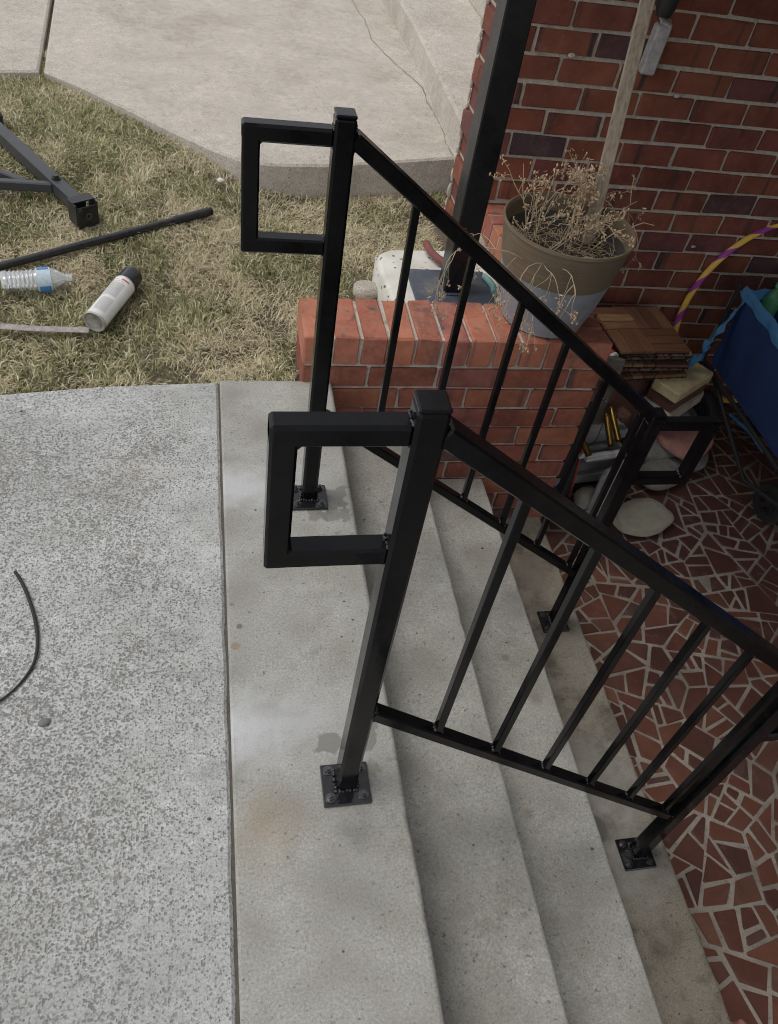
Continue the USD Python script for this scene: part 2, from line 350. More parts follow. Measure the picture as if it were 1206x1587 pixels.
M_black = simple('black_rail_paint', (.0018, .0018, .0022), .12, var=.35, scale=24, bump=.0002, bscale=150, spec=.20, dirt=((.006, .0058, .006), .5))
M_weld = simple('painted_weld', (.012, .012, .013), .22, var=.3, scale=80, bump=.002, bscale=350, spec=.7)
M_plate = simple('glossy_black_plate', (.005, .005, .006), .10, var=.3, scale=50, bump=.0003, bscale=90, spec=.6)
M_bolt = simple('black_bolt', (.09, .09, .095), .2, metal=.8, var=.3, scale=100, spec=.6)
M_column = simple('column_paint', (.0045, .005, .006), .28, var=.35, scale=14, bump=.0004, bscale=120, spec=.30, dirt=((.013, .013, .014), .5))
M_steel = simple('dark_steel_plate', (.045, .055, .075), .45, var=.3, scale=30, bump=.001, dirt=((.15, .14, .12), .6))
M_beam = simple('grey_black_powder_coat', (.022, .023, .027), .38, var=.15, scale=20, spec=.55, bump=.0003)
M_beam_dark = simple('black_bracket', (.009, .009, .01), .35, var=.2, scale=40, spec=.5)
M_pot_blue = simple('blue_grey_glaze', (.185, .195, .215), .30, var=.12, scale=10, spec=.55, dirt=((.26, .27, .30), .4))
M_pot_dark = simple('pot_inside', (.045, .042, .036), .6, var=.25, scale=20)
M_potsoil = simple('pot_soil', (.045, .034, .025), .98, var=.5, scale=70, bump=.005, bscale=200)
M_stem = simple('dry_stem', (.34, .26, .17), .85, var=.3, scale=60)
M_pod = simple('dry_seed_pod', (.40, .29, .18), .85, var=.35, scale=50)
M_stone_grey = simple('grey_field_stone', (.17, .165, .15), .9, var=.3, scale=30, bump=.003, bscale=220, dirt=((.09, .085, .075), .6))
M_stone_light = simple('river_stone', (.30, .28, .225), .85, var=.18, scale=16, bump=.0015, bscale=260, dirt=((.24, .20, .13), .5))
M_stone_pink = simple('pink_quartzite', (.32, .15, .125), .8, var=.25, scale=25, bump=.003, bscale=180, dirt=((.38, .24, .21), .5))
M_brown_block = simple('red_brown_block', (.10, .04, .028), .8, var=.3, scale=22, bump=.002)
M_cream = simple('cream_block', (.42, .35, .20), .85, var=.2, scale=25, bump=.002, dirt=((.30, .22, .10), .5))
M_cream2 = simple('pale_block', (.38, .33, .26), .9, var=.2, scale=30, bump=.002, dirt=((.22, .18, .13), .5))
M_plank = simple('grey_plank', (.20, .20, .205), .7, var=.25, scale=18, dirt=((.28, .28, .28), .5))
M_white = simple('white_trim', (.55, .55, .54), .6, var=.15, scale=30, dirt=((.3, .29, .27), .5))
M_brass = simple('brass_tube', (.30, .19, .05), .38, metal=1.0, var=.12, scale=40)
M_redpaint = simple('red_paint', (.34, .055, .05), .6, var=.25, scale=40)
M_darkpanel = simple('dark_panel', (.016, .018, .017), .6, var=.3, scale=30)
M_speck = simple('brown_grey_slab', (.10, .088, .075), .9, var=.3, scale=30, bump=.002)
M_spot = simple('paint_spots', (.5, .48, .44), .8, var=.1)
M_fabric = simple('blue_wagon_fabric', (.006, .024, .092), .75, var=.25, scale=9, bump=.0008, bscale=600)
M_fabric_lt = simple('pale_blue_fabric', (.045, .16, .32), .75, var=.25, scale=15, bump=.0008, bscale=500)
M_rubber = simple('black_rubber', (.012, .012, .013), .7, var=.2, scale=40)
M_plastic_black = simple('black_plastic', (.010, .010, .011), .5, var=.2, scale=40)
M_green = simple('green_plastic', (.05, .30, .15), .35, var=.2, scale=20)
M_green_dark = simple('dark_green_plastic', (.03, .13, .06), .4, var=.2, scale=20)
M_teal = simple('teal_plastic', (.16, .32, .29), .5, var=.15, scale=30)
M_hoop = simple('yellow_hoop', (.80, .50, .09), .35, var=.12, scale=20)
M_purple = simple('purple_tape', (.34, .05, .32), .4, var=.15, scale=20)
M_rodred = simple('red_brown_pipe', (.17, .05, .045), .7, var=.3, scale=60)
M_pebble = simple('dark_pebble', (.14, .14, .135), .8, var=.2, scale=60)
M_cap = simple('glossy_black_cap', (.008, .008, .009), .2, var=.2, scale=40, spec=.6)
M_tin = simple('tin', (.45, .43, .40), .35, metal=.9, var=.2, scale=60)
M_strip = simple('weathered_metal_strip', (.30, .27, .255), .6, var=.35, scale=70, dirt=((.14, .12, .11), .7), metal=.2)
M_lamp = simple('lantern_black', (.012, .012, .012), .4, var=.2)
M_greywood = simple('grey_white_plank', (.36, .34, .34), .85, var=.3, scale=45, bump=.0015)
M_roof = simple('porch_ceiling', (.35, .34, .32), .9, var=.1)

# weathered lath, grain along its length (z nearly)
M_lath = mat('weathered_lath', {
    'g': ('geometry', {}), 'mp': ('mapping', {'scale': (120.0, 120.0, 6.0)}), 'n': ('noise_texture', {'scale': 1.0, 'detail': 5.0, 'roughness': .65}),
    'r': ('rgb_ramp', {'ramp': [(.25, (.13, .10, .075)), (.5, (.27, .22, .165)), (.75, (.36, .305, .235))]}),
    'b': ('bump', {'strength': 1.0, 'distance': .001}), 'p': ('principled_bsdf', {'roughness': .85})},
    [('g.position', 'mp.vector'), ('mp.vector', 'n.vector'), ('n.fac', 'r.fac'), ('r.color', 'p.base_color'), ('n.fac', 'b.height'), ('b.normal', 'p.normal')])

def wood_mat(name, sc):
    return mat(name, {
        'oi': ('object_info', {}), 'g': ('geometry', {}), 'mp': ('mapping', {'scale': sc}), 'n': ('noise_texture', {'scale': 1.0, 'detail': 5.0, 'roughness': .6, 'distortion': .6}),
        'c': ('rgb_ramp', {'ramp': [(0, (.11, .05, .028)), (.4, (.16, .075, .04)), (.75, (.21, .11, .06)), (.9, (.30, .175, .09)), (1, (.12, .055, .04))]}),
        'r': ('map_range', {'from_min': .3, 'from_max': .7, 'to_min': .65, 'to_max': 1.25, 'clamp': True}), 'm': ('mix', {'mix_type': 'multiply', 'fac': 1.0}),
        'p': ('principled_bsdf', {'roughness': .6, 'specular_ior_level': .4})},
        [('g.position', 'mp.vector'), ('mp.vector', 'n.vector'), ('oi.random', 'c.fac'), ('n.fac', 'r.value'), ('c.color', 'm.color1'), ('r.result', 'm.color2'), ('m.color', 'p.base_color')])
M_slat_x = wood_mat('acacia_slat_lengthways', (8.0, 130.0, 130.0))
M_slat_y = wood_mat('acacia_slat_crossways', (130.0, 8.0, 130.0))
M_slat_end = simple('acacia_slat_edge', (.34, .22, .12), .8, var=.3, scale=60)

# bronze-brown banded glaze
M_pot_brown = mat('bronze_ribbed_glaze', {
    'g': ('geometry', {}), 'sx': ('separate_xyz', {}), 'mz': ('math', {'math_type': 'multiply', 'value2': 900.0}), 'sn': ('math', {'math_type': 'sine'}),
    'mp': ('mapping', {'scale': (5.0, 5.0, 260.0)}), 'n': ('noise_texture', {'scale': 1.0, 'detail': 4.0}),
    'r': ('rgb_ramp', {'ramp': [(.25, (.085, .064, .042)), (.55, (.115, .088, .058)), (.8, (.145, .113, .077))]}),
    'b': ('bump', {'strength': .18, 'distance': .0010}), 'p': ('principled_bsdf', {'roughness': .34, 'specular_ior_level': .5})},
    [('g.position', 'sx.vector'), ('sx.z', 'mz.value1'), ('mz.value', 'sn.value1'), ('g.position', 'mp.vector'), ('mp.vector', 'n.vector'), ('n.fac', 'r.fac'), ('r.color', 'p.base_color'), ('sn.value', 'b.height'), ('b.normal', 'p.normal')])

# crazy-paving tile: dark red clay, cement smears
M_tile = mat('broken_clay_tile', {
    'oi': ('object_info', {}), 'g': ('geometry', {}),
    'c': ('rgb_ramp', {'ramp': [(0, (.050, .020, .016)), (.35, (.082, .030, .020)), (.6, (.112, .044, .028)), (.8, (.072, .033, .026)), (.9, (.135, .058, .036)), (1, (.045, .025, .023))]}),
    'n': ('noise_texture', {'scale': 14.0, 'detail': 6.0, 'roughness': .65}), 'r': ('map_range', {'from_min': .3, 'from_max': .7, 'to_min': .75, 'to_max': 1.2, 'clamp': True}), 'm': ('mix', {'mix_type': 'multiply', 'fac': 1.0}),
    'n2': ('noise_texture', {'scale': 11.0, 'detail': 10.0, 'roughness': .8, 'distortion': .8}), 'r2': ('map_range', {'from_min': .56, 'from_max': .72, 'to_min': 0.0, 'to_max': .38, 'clamp': True}), 'm2': ('mix', {'color2': (.27, .22, .19)}),
    'bn': ('noise_texture', {'scale': 40.0, 'detail': 3.0}), 'b': ('bump', {'strength': .5, 'distance': .001}),
    'p': ('principled_bsdf', {'roughness': .5, 'specular_ior_level': .45})},
    [('oi.random', 'c.fac'), ('g.position', 'n.vector'), ('n.fac', 'r.value'), ('c.color', 'm.color1'), ('r.result', 'm.color2'), ('g.position', 'n2.vector'), ('n2.fac', 'r2.value'), ('r2.result', 'm2.fac'), ('m.color', 'm2.color1'), ('m2.color', 'p.base_color'),
     ('g.position', 'bn.vector'), ('bn.fac', 'b.height'), ('b.normal', 'p.normal')])

# white pad with dark aggregate chips
M_speckled = mat('white_chip_concrete', {
    'g': ('geometry', {}), 'mp': ('mapping', {'scale': (1.0, 1.0, 1.0), 'rotation': (0, 0, .5)}),
    'd': ('noise_texture', {'scale': 60.0, 'detail': 2.0}), 'da': ('vector_math', {'math_type': 'multiply_add', 'vector2': (.012, .012, .012)}),
    'v': ('voronoi_texture', {'scale': 62.0, 'feature': 'f1'}), 'vs': ('separate_color', {}), 'th': ('map_range', {'from_min': .45, 'from_max': 1.0, 'to_min': -.12, 'to_max': .42, 'clamp': True}),
    'su': ('math', {'math_type': 'subtract'}), 'k': ('map_range', {'from_min': -.03, 'from_max': .05, 'to_min': 0.0, 'to_max': 1.0, 'clamp': True}),
    'n': ('noise_texture', {'scale': 12.0, 'detail': 6.0}), 'w': ('rgb_ramp', {'ramp': [(.3, (.48, .46, .40)), (.7, (.66, .65, .60))]}),
    'mx': ('mix', {'color2': (.12, .12, .12)}), 'p': ('principled_bsdf', {'roughness': .85})},
    [('g.position', 'd.vector'), ('d.color', 'da.vector1'), ('g.position', 'da.vector3'), ('da.vector', 'mp.vector'), ('mp.vector', 'v.vector'), ('v.color', 'vs.color'), ('vs.r', 'th.value'), ('th.result', 'su.value1'), ('v.distance', 'su.value2'), ('su.value', 'k.value'),
     ('g.position', 'n.vector'), ('n.fac', 'w.fac'), ('w.color', 'mx.color1'), ('k.result', 'mx.fac'), ('mx.color', 'p.base_color')])

# lawn blades: colour kept per blade
M_blade = mat('dormant_grass_blade', {
    'a': ('attribute', {'attribute': 'bladecolor'}), 'p': ('principled_bsdf', {'roughness': .7, 'specular_ior_level': .25}), 't': ('translucent_bsdf', {}), 'mx': ('mix_closure', {'fac': .22})},
    [('a.color', 'p.base_color'), ('a.color', 't.color'), ('p.BSDF', 'mx.closure1'), ('t.BSDF', 'mx.closure2')], surface='mx.closure')

M_clear = mat('clear_thin_plastic', {
    'df': ('diffuse_bsdf', {'color': (.75, .78, .80)}), 'mm': ('mix_closure', {'fac': .20}),
    'f': ('fresnel', {'IOR': 1.45}), 'fm': ('map_range', {'from_min': 0.0, 'from_max': 1.0, 'to_min': .10, 'to_max': 1.0}), 't': ('transparent_bsdf', {'color': (.93, .95, .96)}), 'gl': ('glossy_bsdf', {'roughness': .06, 'color': (.95, .95, .95)}), 'm': ('mix_closure', {})},
    [('f.fac', 'fm.value'), ('fm.result', 'm.fac'), ('t.BSDF', 'mm.closure1'), ('df.BSDF', 'mm.closure2'), ('mm.closure', 'm.closure1'), ('gl.BSDF', 'm.closure2')], surface='m.closure')

# ------------------------------------------------------------------ setting: ground, slabs, steps
FLOOR = -.74
WALL_Y, CAP_Z = 1.8712, .1573
HOUSE_Y = 2.7442
def lawn_z(x, y):
    s = lambda t: np.clip(t, 0, 1)**2*(3-2*np.clip(t, 0, 1))
    return -.012 + .105*s((y-2.0)/1.1)*s((.45-x)/.7) + .012*np.sin(3.1*x+1.3)*np.sin(2.7*y)

struct('ground', trimesh.creation.box(bounds=[[-150, -150, -1.2], [150, 150, -.95]]), M_soil)

jy = np.linspace(1.868, -3.0, 160); jxs = .0135+.0035*(meshkit.fbm(np.c_[jy*12, np.zeros(160), np.zeros(160)])-.5)*2
EDGE = [(jxs[0], 1.868), (-.286, 1.846), (-.555, 1.806), (-1.1, 1.72), (-4.0, 1.35)]
struct('pavement', slab(EDGE + [(-4.0, -3.0)] + [(a, b) for a, b in zip(jxs[::-1], jy[::-1])][:-1], -.14, 0, .006), M_pave, 40)
obj('joint_filler', trimesh.creation.box(bounds=[[.008, -3, -.13], [.0235, 1.866, -.0065]]), M_dirt_line, None, kind='structure')

X0 = [.0195, .3445, .6267, .9102, 1.1845]
RISE = .2064
def nosing_step(xa, xb, z, zb, y0, y1, seed, r=.011):
    """a tread whose front arris is rounded and a little worn"""
    ny = 90
    ys = np.linspace(y0, y1, ny)
    prof = [(xa, zb, 0), (xa, z-.005, 0), (xa+.005, z, 0)]
    prof += [(xb-r*(1-math.sin(t)), z-r*(1-math.cos(t)), 1) for t in np.linspace(0, math.pi/2, 6)]
    prof += [(xb, zb, 1)]
    P = np.array(prof); n = len(P)
    nz = meshkit.fbm(np.c_[ys*9, np.full(ny, seed*3.7), np.zeros(ny)]) - .5
    nc = np.clip(meshkit.fbm(np.c_[ys*34, np.full(ny, seed*1.3), np.ones(ny)]) - .57, 0, 1)
    v = np.zeros((ny, n, 3))
    for k in range(n):
        v[:, k, 0] = P[k, 0] + P[k, 2]*(.0022*nz - .010*nc*(1 if 3 <= k < 9 else 0)); v[:, k, 1] = ys; v[:, k, 2] = P[k, 1] - (.006*nc if 3 <= k < 9 else 0)
    f = []
    for i in range(ny-1):
        for k in range(n-1):
            a, b = i*n+k, (i+1)*n+k
            f += [[a, a+1, b+1], [a, b+1, b]]
    for base in (0, (ny-1)*n):
        for k in range(1, n-1): f.append([base, base+k+1, base+k] if base == 0 else [base, base+k, base+k+1])
    m = trimesh.Trimesh(v.reshape(-1, 3), np.array(f), process=False)
    m.invert()
    return m
for k in range(4):
    xa = X0[k] if k == 0 else X0[k]-.03
    m = nosing_step(xa, X0[k+1], -RISE*k, FLOOR-.06, -1.2, 1.8705 if k else 1.873, k+1, r=(.012, .010, .010, .014)[k])
    struct('concrete_step', m, M_step_low if k == 3 else M_step, 35)

# lawn earth
gx, gt = np.meshgrid(np.linspace(-6, 1.0, 71), np.linspace(0, 1, 78), indexing='ij')
gy0 = np.where(gx > .22, 1.90, np.where(gx > -.1, 1.85, np.interp(gx, [-6, -4, -1.1, -.1], [1.2, 1.3, 1.66, 1.82])))
gy = gy0 + (9-gy0)*gt**1.5
gz = lawn_z(gx, gy) - .012
i, j = np.meshgrid(np.arange(70), np.arange(77), indexing='ij')
q = np.stack([i*78+j, (i+1)*78+j, (i+1)*78+j+1, i*78+j+1], -1).reshape(-1, 4)
gz = np.where(gt < .002, gz-.05, gz)
struct('lawn_ground', (np.stack([gx, gy, gz], -1).reshape(-1, 3), q), M_soil, True)

# far walk: two slabs with an open joint, then two shallow steps
wl = [(-5, 4.3), (-.809, 3.70), (-.672, 3.735), (-.728, 4.634), (-.80, 5.8), (-1.1, 12), (-5, 12)]
wr = [(-.652, 3.74), (-.474, 3.590), (-.301, 3.421), (-.135, 3.253), (.035, 3.100), (.10, 3.052), (.16, 3.026), (.23, 3.020), (.32, 3.028), (.43, 3.043), (.694, 3.112), (.99, 3.197), (1.10, 3.215), (1.10, 12), (-1.07, 12), (-.782, 5.8), (-.708, 4.634)]
struct('far_walk', slab(wl, -.2, .12, .008), M_walk, 40)
struct('far_walk', slab(wr, -.2, .12, .008), M_walk, 40)
struct('far_step', slab([(1.000, 3.19), (1.437, 3.29), (1.437, 12), (1.003, 12), (1.003, 5.24), (1.022, 4.4)], -.1, .25, .012), M_walk, 40)
struct('far_step', slab([(1.434, 3.20), (2.6, 3.20), (2.6, 12), (1.434, 12)], -.1, .39, .012), M_walk, 40)
# crack across the far walk
ck = [(.79, 6.2), (.815, 5.6), (.821, 5.18), (.85, 4.85), (.841, 4.55), (.905, 4.25), (.955, 4.08), (.999, 3.94), (.985, 3.75), (.995, 3.5), (.985, 3.3), (.982, 3.21)]
cp = np.array([[np.interp(t, np.arange(len(ck)), [c[k] for c in ck]) for k in (0, 1)] for t in np.linspace(0, len(ck)-1, 120)])
cp[:, 0] += .010*(meshkit.fbm(np.c_[cp[:, 1]*14, np.zeros(120), np.zeros(120)])-.5)*2
cw = .0010+.003*meshkit.noise(np.c_[cp[:, 1]*20, np.ones(120), np.zeros(120)])*np.linspace(.5, 1.0, 120)
cv = np.vstack([np.c_[cp[:, 0]-cw, cp[:, 1], np.full(120, .1215)], np.c_[cp[:, 0]+cw, cp[:, 1], np.full(120, .1215)]])
cf = np.array([[k, k+1, 121+k, 120+k] for k in range(119)])
obj('crack', (cv, cf[:, ::-1]), simple('crack_dust', (.19, .165, .135), .98, var=.4, scale=25), None, kind='structure')

# porch floor: cement bed with broken clay tiles
pf = struct('porch_floor', trimesh.creation.box(bounds=[[1.16, -1.2, FLOOR-.12], [3.6, 2.76, FLOOR]]), M_grout).GetPath()
class _Under:                                    # gives obj() a parent path
    def __init__(s, p): s.p = p
    def GetPath(s): return s.p
PF = _Under(pf)
trng = np.random.default_rng(21)
reg = sbox(1.20, -.35, 3.1, 2.72)
seeds = []
while len(seeds) < 72:
    c = trng.uniform([1.1, -.5], [3.2, 2.85])
    if all(np.hypot(*(c-s)) > .20 for s in seeds): seeds.append(c)
    elif trng.random() < .004: break
from scipy.spatial import Voronoi
S = np.array(seeds); big = np.vstack([S, S+[40, 0], S-[40, 0], S+[0, 40], S-[0, 40]])
vor = Voronoi(big)
cells = []
for k in range(len(S)):
    rg = vor.regions[vor.point_region[k]]
    if -1 in rg or not rg: continue
    c = Polygon(vor.vertices[rg]).intersection(reg)
    if not c.is_empty: cells.append(c)
def cut(p, out, depth=0):
    lim = trng.choice([.0045, .0065, .0095, .013])
    if p.area < lim or depth > 7: out.append(p); return
    r = np.array(p.minimum_rotated_rectangle.exterior.coords); e0, e1 = r[1]-r[0], r[2]-r[1]
    lng = e0 if np.hypot(*e0) > np.hypot(*e1) else e1
    a = math.atan2(lng[1], lng[0]) + math.pi/2 + trng.normal(0, .38)
    c = np.array(p.centroid.coords[0]) + lng*trng.uniform(-.13, .13)
    d = np.array([math.cos(a), math.sin(a)])*5
    parts = shp_split(p, LineString([c-d, c+d])).geoms
    if len(parts) < 2: out.append(p); return
    for g in parts: cut(g, out, depth+1)
pieces = []
for c in cells: cut(c, pieces)
def tile_piece(p):
    p = affinity.rotate(p, trng.normal(0, 2.0), origin='centroid')
    p = p.buffer(-trng.uniform(.0028, .0088), join_style=2)
    if p.is_empty or p.geom_type != 'Polygon' or p.area < .0006: return None
    p = p.simplify(.004)
    if trng.random() < .6: p = p.buffer(-.003, join_style=2).buffer(.003, join_style=1, quad_segs=1) if not p.buffer(-.003).is_empty else p
    if p.geom_type != 'Polygon' or p.is_empty: return None
    o = np.array(p.convex_hull.exterior.coords)[:-1]
    if not Polygon(o).exterior.is_ccw: o = o[::-1]
    n = len(o); c = o.mean(0); z = FLOOR + .0022 + trng.uniform(0, .0022); tl = trng.normal(0, .006, 2)
    zt = z + (o-c) @ tl; inn = c+(o-c)*(1-.0025/np.maximum(np.linalg.norm(o-c, axis=1, keepdims=True), .01))
    v = np.vstack([np.c_[inn, zt+.0008], np.c_[o, zt-.0012], np.c_[o, np.full(n, FLOOR-.003)], [[*c, z+.0009]]])
    f = []
    for k in range(n):
        l = (k+1) % n
        f += [[3*n, k, l], [n+k, n+l, l], [n+k, l, k], [2*n+k, 2*n+l, n+l], [2*n+k, n+l, n+k]]
    return trimesh.Trimesh(v, np.array(f), process=False)
rest = []
def in_view(x, y):
    return x < 2.75 and (y > .05)
order = sorted(pieces, key=lambda p: -1/np.hypot(p.centroid.x-0.3, p.centroid.y))
nt = 0
for p in sorted(pieces, key=lambda p: (p.centroid.x-.2)**2+(p.centroid.y-.3)**2):
    cx_, cy_ = p.centroid.x, p.centroid.y
    if cy_ < .235 - (cx_-1.2)*.25 and cx_ < 1.75 and trng.random() < .95: continue      # bare cement by the last step
    m = tile_piece(p)
    if m is None: continue
    if nt < 299 and in_view(cx_, cy_): obj('tile', m, M_tile, PF); nt += 1
    else: rest.append(m)
if rest: obj('tile_field', cat(*rest), M_tile, PF, kind='stuff')

# ------------------------------------------------------------------ house wall
hw = thing('brick_house_wall', 'tall dark red brick house wall behind the flowerpot and wagon', 'wall', (1.9, 2.85, -.74))
HB, HL, HX0, HZ0 = .0839, .213, 1.254, .7069
brng = np.random.default_rng(5)
def wobble(m, s=.0017):
    m.vertices += brng.normal(0, s, m.vertices.shape)*[1, .6, 1]
    return m
HX_L, HX_R = .915, 2.92
obj('mortar', cat(trimesh.creation.box(bounds=[[HX_L+.006, HOUSE_Y+.007, FLOOR-.1], [3.3, HOUSE_Y+.10, 1.95]])), M_mortar, hw)
M_wall_far = mat('far_off_brick', {'g': ('geometry', {}), 'mp': ('mapping', {'rotation': (math.pi/2, 0, 0)}), 'bt': ('brick_texture', {'color1': (.16, .045, .03), 'color2': (.12, .035, .028), 'mortar': (.33, .3, .25), 'scale': 1.0, 'mortar_size': .005, 'brick_width': .213, 'row_height': .084}), 'p': ('principled_bsdf', {'roughness': .85})},
    [('g.position', 'mp.vector'), ('mp.vector', 'bt.vector'), ('bt.color', 'p.base_color')])
obj('wall_core', trimesh.creation.box(bounds=[[HX_L+.012, HOUSE_Y+.10, FLOOR-.1], [3.3, HOUSE_Y+.205, 1.95]]), M_wall_far, hw)
for j in range(-4, 18):
    zc = HZ0 - j*HB
    if zc < FLOOR-.05: break
    odd = j % 2 == 1
    k0 = -3
    for k in range(k0, 9):
        xa = HX0 + (k - (.5 if odd else 0))*HL; xb = xa + HL
        if xb < HX_L+.03 or xa > HX_R: continue
        xa, xb = max(xa+.006, HX_L+.002*brng.normal()), xb-.006
        zs = brng.normal(0, .0012)
        dy = brng.normal(0, .0012)
        m = wobble(box(xa, xb, HOUSE_Y+dy, HOUSE_Y+(.200 if xa < HX_L+.05 else .098), zc-HB/2+.0064+zs, zc+HB/2-.0064+zs, .0028))
        obj('brick', m, M_brick, hw)
# lumps of old mortar and paint left on the face and ragged edge
lum = []
for (px, pz, s) in [(1.176, .665, .016), (1.60, .575, .015), (1.92, .02, .012)]:
    lum.append(rock((px, HOUSE_Y-.003, pz), (s*1.6, .008, s), seed=int(px*100), sub=2))
z = -.05
while z < 1.15:
    h = brng.uniform(.02, .07); lum.append(rock((HX_L+.004, HOUSE_Y+.197, z), (brng.uniform(.008, .022), .014, h), seed=int(z*999), sub=1, rough=.35)); z += h
obj('mortar_lumps', cat(*lum), M_mortar, hw, 30)
side = thing('brick_side_wall', 'brick wall closing the far right end of the porch, out of view', 'wall', (3.4, .6, -.74))
obj('wall_face', trimesh.creation.box(bounds=[[3.3, -1.4, FLOOR-.1], [3.5, HOUSE_Y+.2, 1.95]]), M_wall_far, side)
struct('porch_roof', cat(trimesh.creation.box(bounds=[[.74, -1.4, 1.95], [3.6, HOUSE_Y+.3, 2.10]]), trimesh.creation.box(bounds=[[.71, -1.4, 1.87], [.75, HOUSE_Y+.3, 2.13]])), M_roof)

# ------------------------------------------------------------------ low brick wall with brick-on-edge cap
lw = thing('low_brick_wall', 'low red brick wall with a brick-on-edge cap beside the steps', 'wall', (.72, 1.97, -.74))
LB = .0789
XL, XR = .2547, 1.193
top = CAP_Z - .0935
obj('mortar', cat(trimesh.creation.box(bounds=[[XL+.006, WALL_Y+.007, -.30], [.99, WALL_Y+.197, CAP_Z-.007]]),
                  trimesh.creation.box(bounds=[[.995, WALL_Y+.0075, FLOOR-.05], [XR-.006, HOUSE_Y-.001, CAP_Z-.0075]]),
                  trimesh.creation.box(bounds=[[.30, WALL_Y+.0073, FLOOR-.05], [.994, WALL_Y+.196, -.30]])), M_mortar_low, lw)
n = 9; pitch = (.985-XL)/n
for k in range(n):
    xa = XL + k*pitch + (.0 if k == 0 else .0045); xb = XL+(k+1)*pitch - .0045
    dz = brng.normal(0, .0012)
    obj('cap_brick', wobble(box(xa, xb, WALL_Y+brng.normal(0, .0015), WALL_Y+.203, CAP_Z-.0935, CAP_Z+dz, .004)), M_brick_cap, lw)
ny_ = 11; py_ = (HOUSE_Y-WALL_Y-.004)/ny_
for k in range(ny_):
    ya_ = WALL_Y + k*py_ + (0 if k == 0 else .0045); yb_ = WALL_Y+(k+1)*py_-.0045
    obj('cap_brick', wobble(box(.9905, XR+brng.normal(0, .001), ya_, yb_, CAP_Z-.0935, CAP_Z+brng.normal(0, .0012)-.001, .004)), M_brick_cap, lw)
for c in range(11):
    z1 = CAP_Z - .0935 - .009 - c*LB; z0 = z1-LB+.0095
    if z0 < FLOOR-.06: z0 = FLOOR-.06
    if z1 < FLOOR+.01: break
    jx = .4489 if c % 2 == 0 else .5538-.213
    edges = [XL] + [e for e in jx+.213*np.arange(0, 6) if XL+.05 < e < XR-.04] + [XR]
    for a, b in zip(edges[:-1], edges[1:]):
        # hidden behind the stairs where the wall is covered
        zt = -RISE*sum(b > e for e in X0[1:4]) if b < X0[4] else FLOOR
        if z1 < zt-.09: continue
        xa, xb = a+(.0045 if a > XL else 0), b-(.0045 if b < XR else 0)
        m = wobble(box(xa, xb, WALL_Y+brng.normal(0, .0012), WALL_Y+(.096 if b < XR else .2), z0, z1, .003))
        obj('brick', m, M_brick_low, lw)
    # end and porch side of the wall, seen from a step to the side
    if c < 2: obj('brick', wobble(box(XL, XL+.09, WALL_Y+.103, WALL_Y+.2, z0, z1, .003)), M_brick_low, lw)
    ys_ = [WALL_Y+.208] + [e for e in WALL_Y+(.315 if c % 2 else .42)+.213*np.arange(0, 4) if e < HOUSE_Y-.05] + [HOUSE_Y-.002]
    for a, b in zip(ys_[:-1], ys_[1:]):
        obj('brick', wobble(box(XR-.09, XR+brng.normal(0, .001), a+.0045, b-.0045, z0, z1, .003)), M_brick_low, lw)

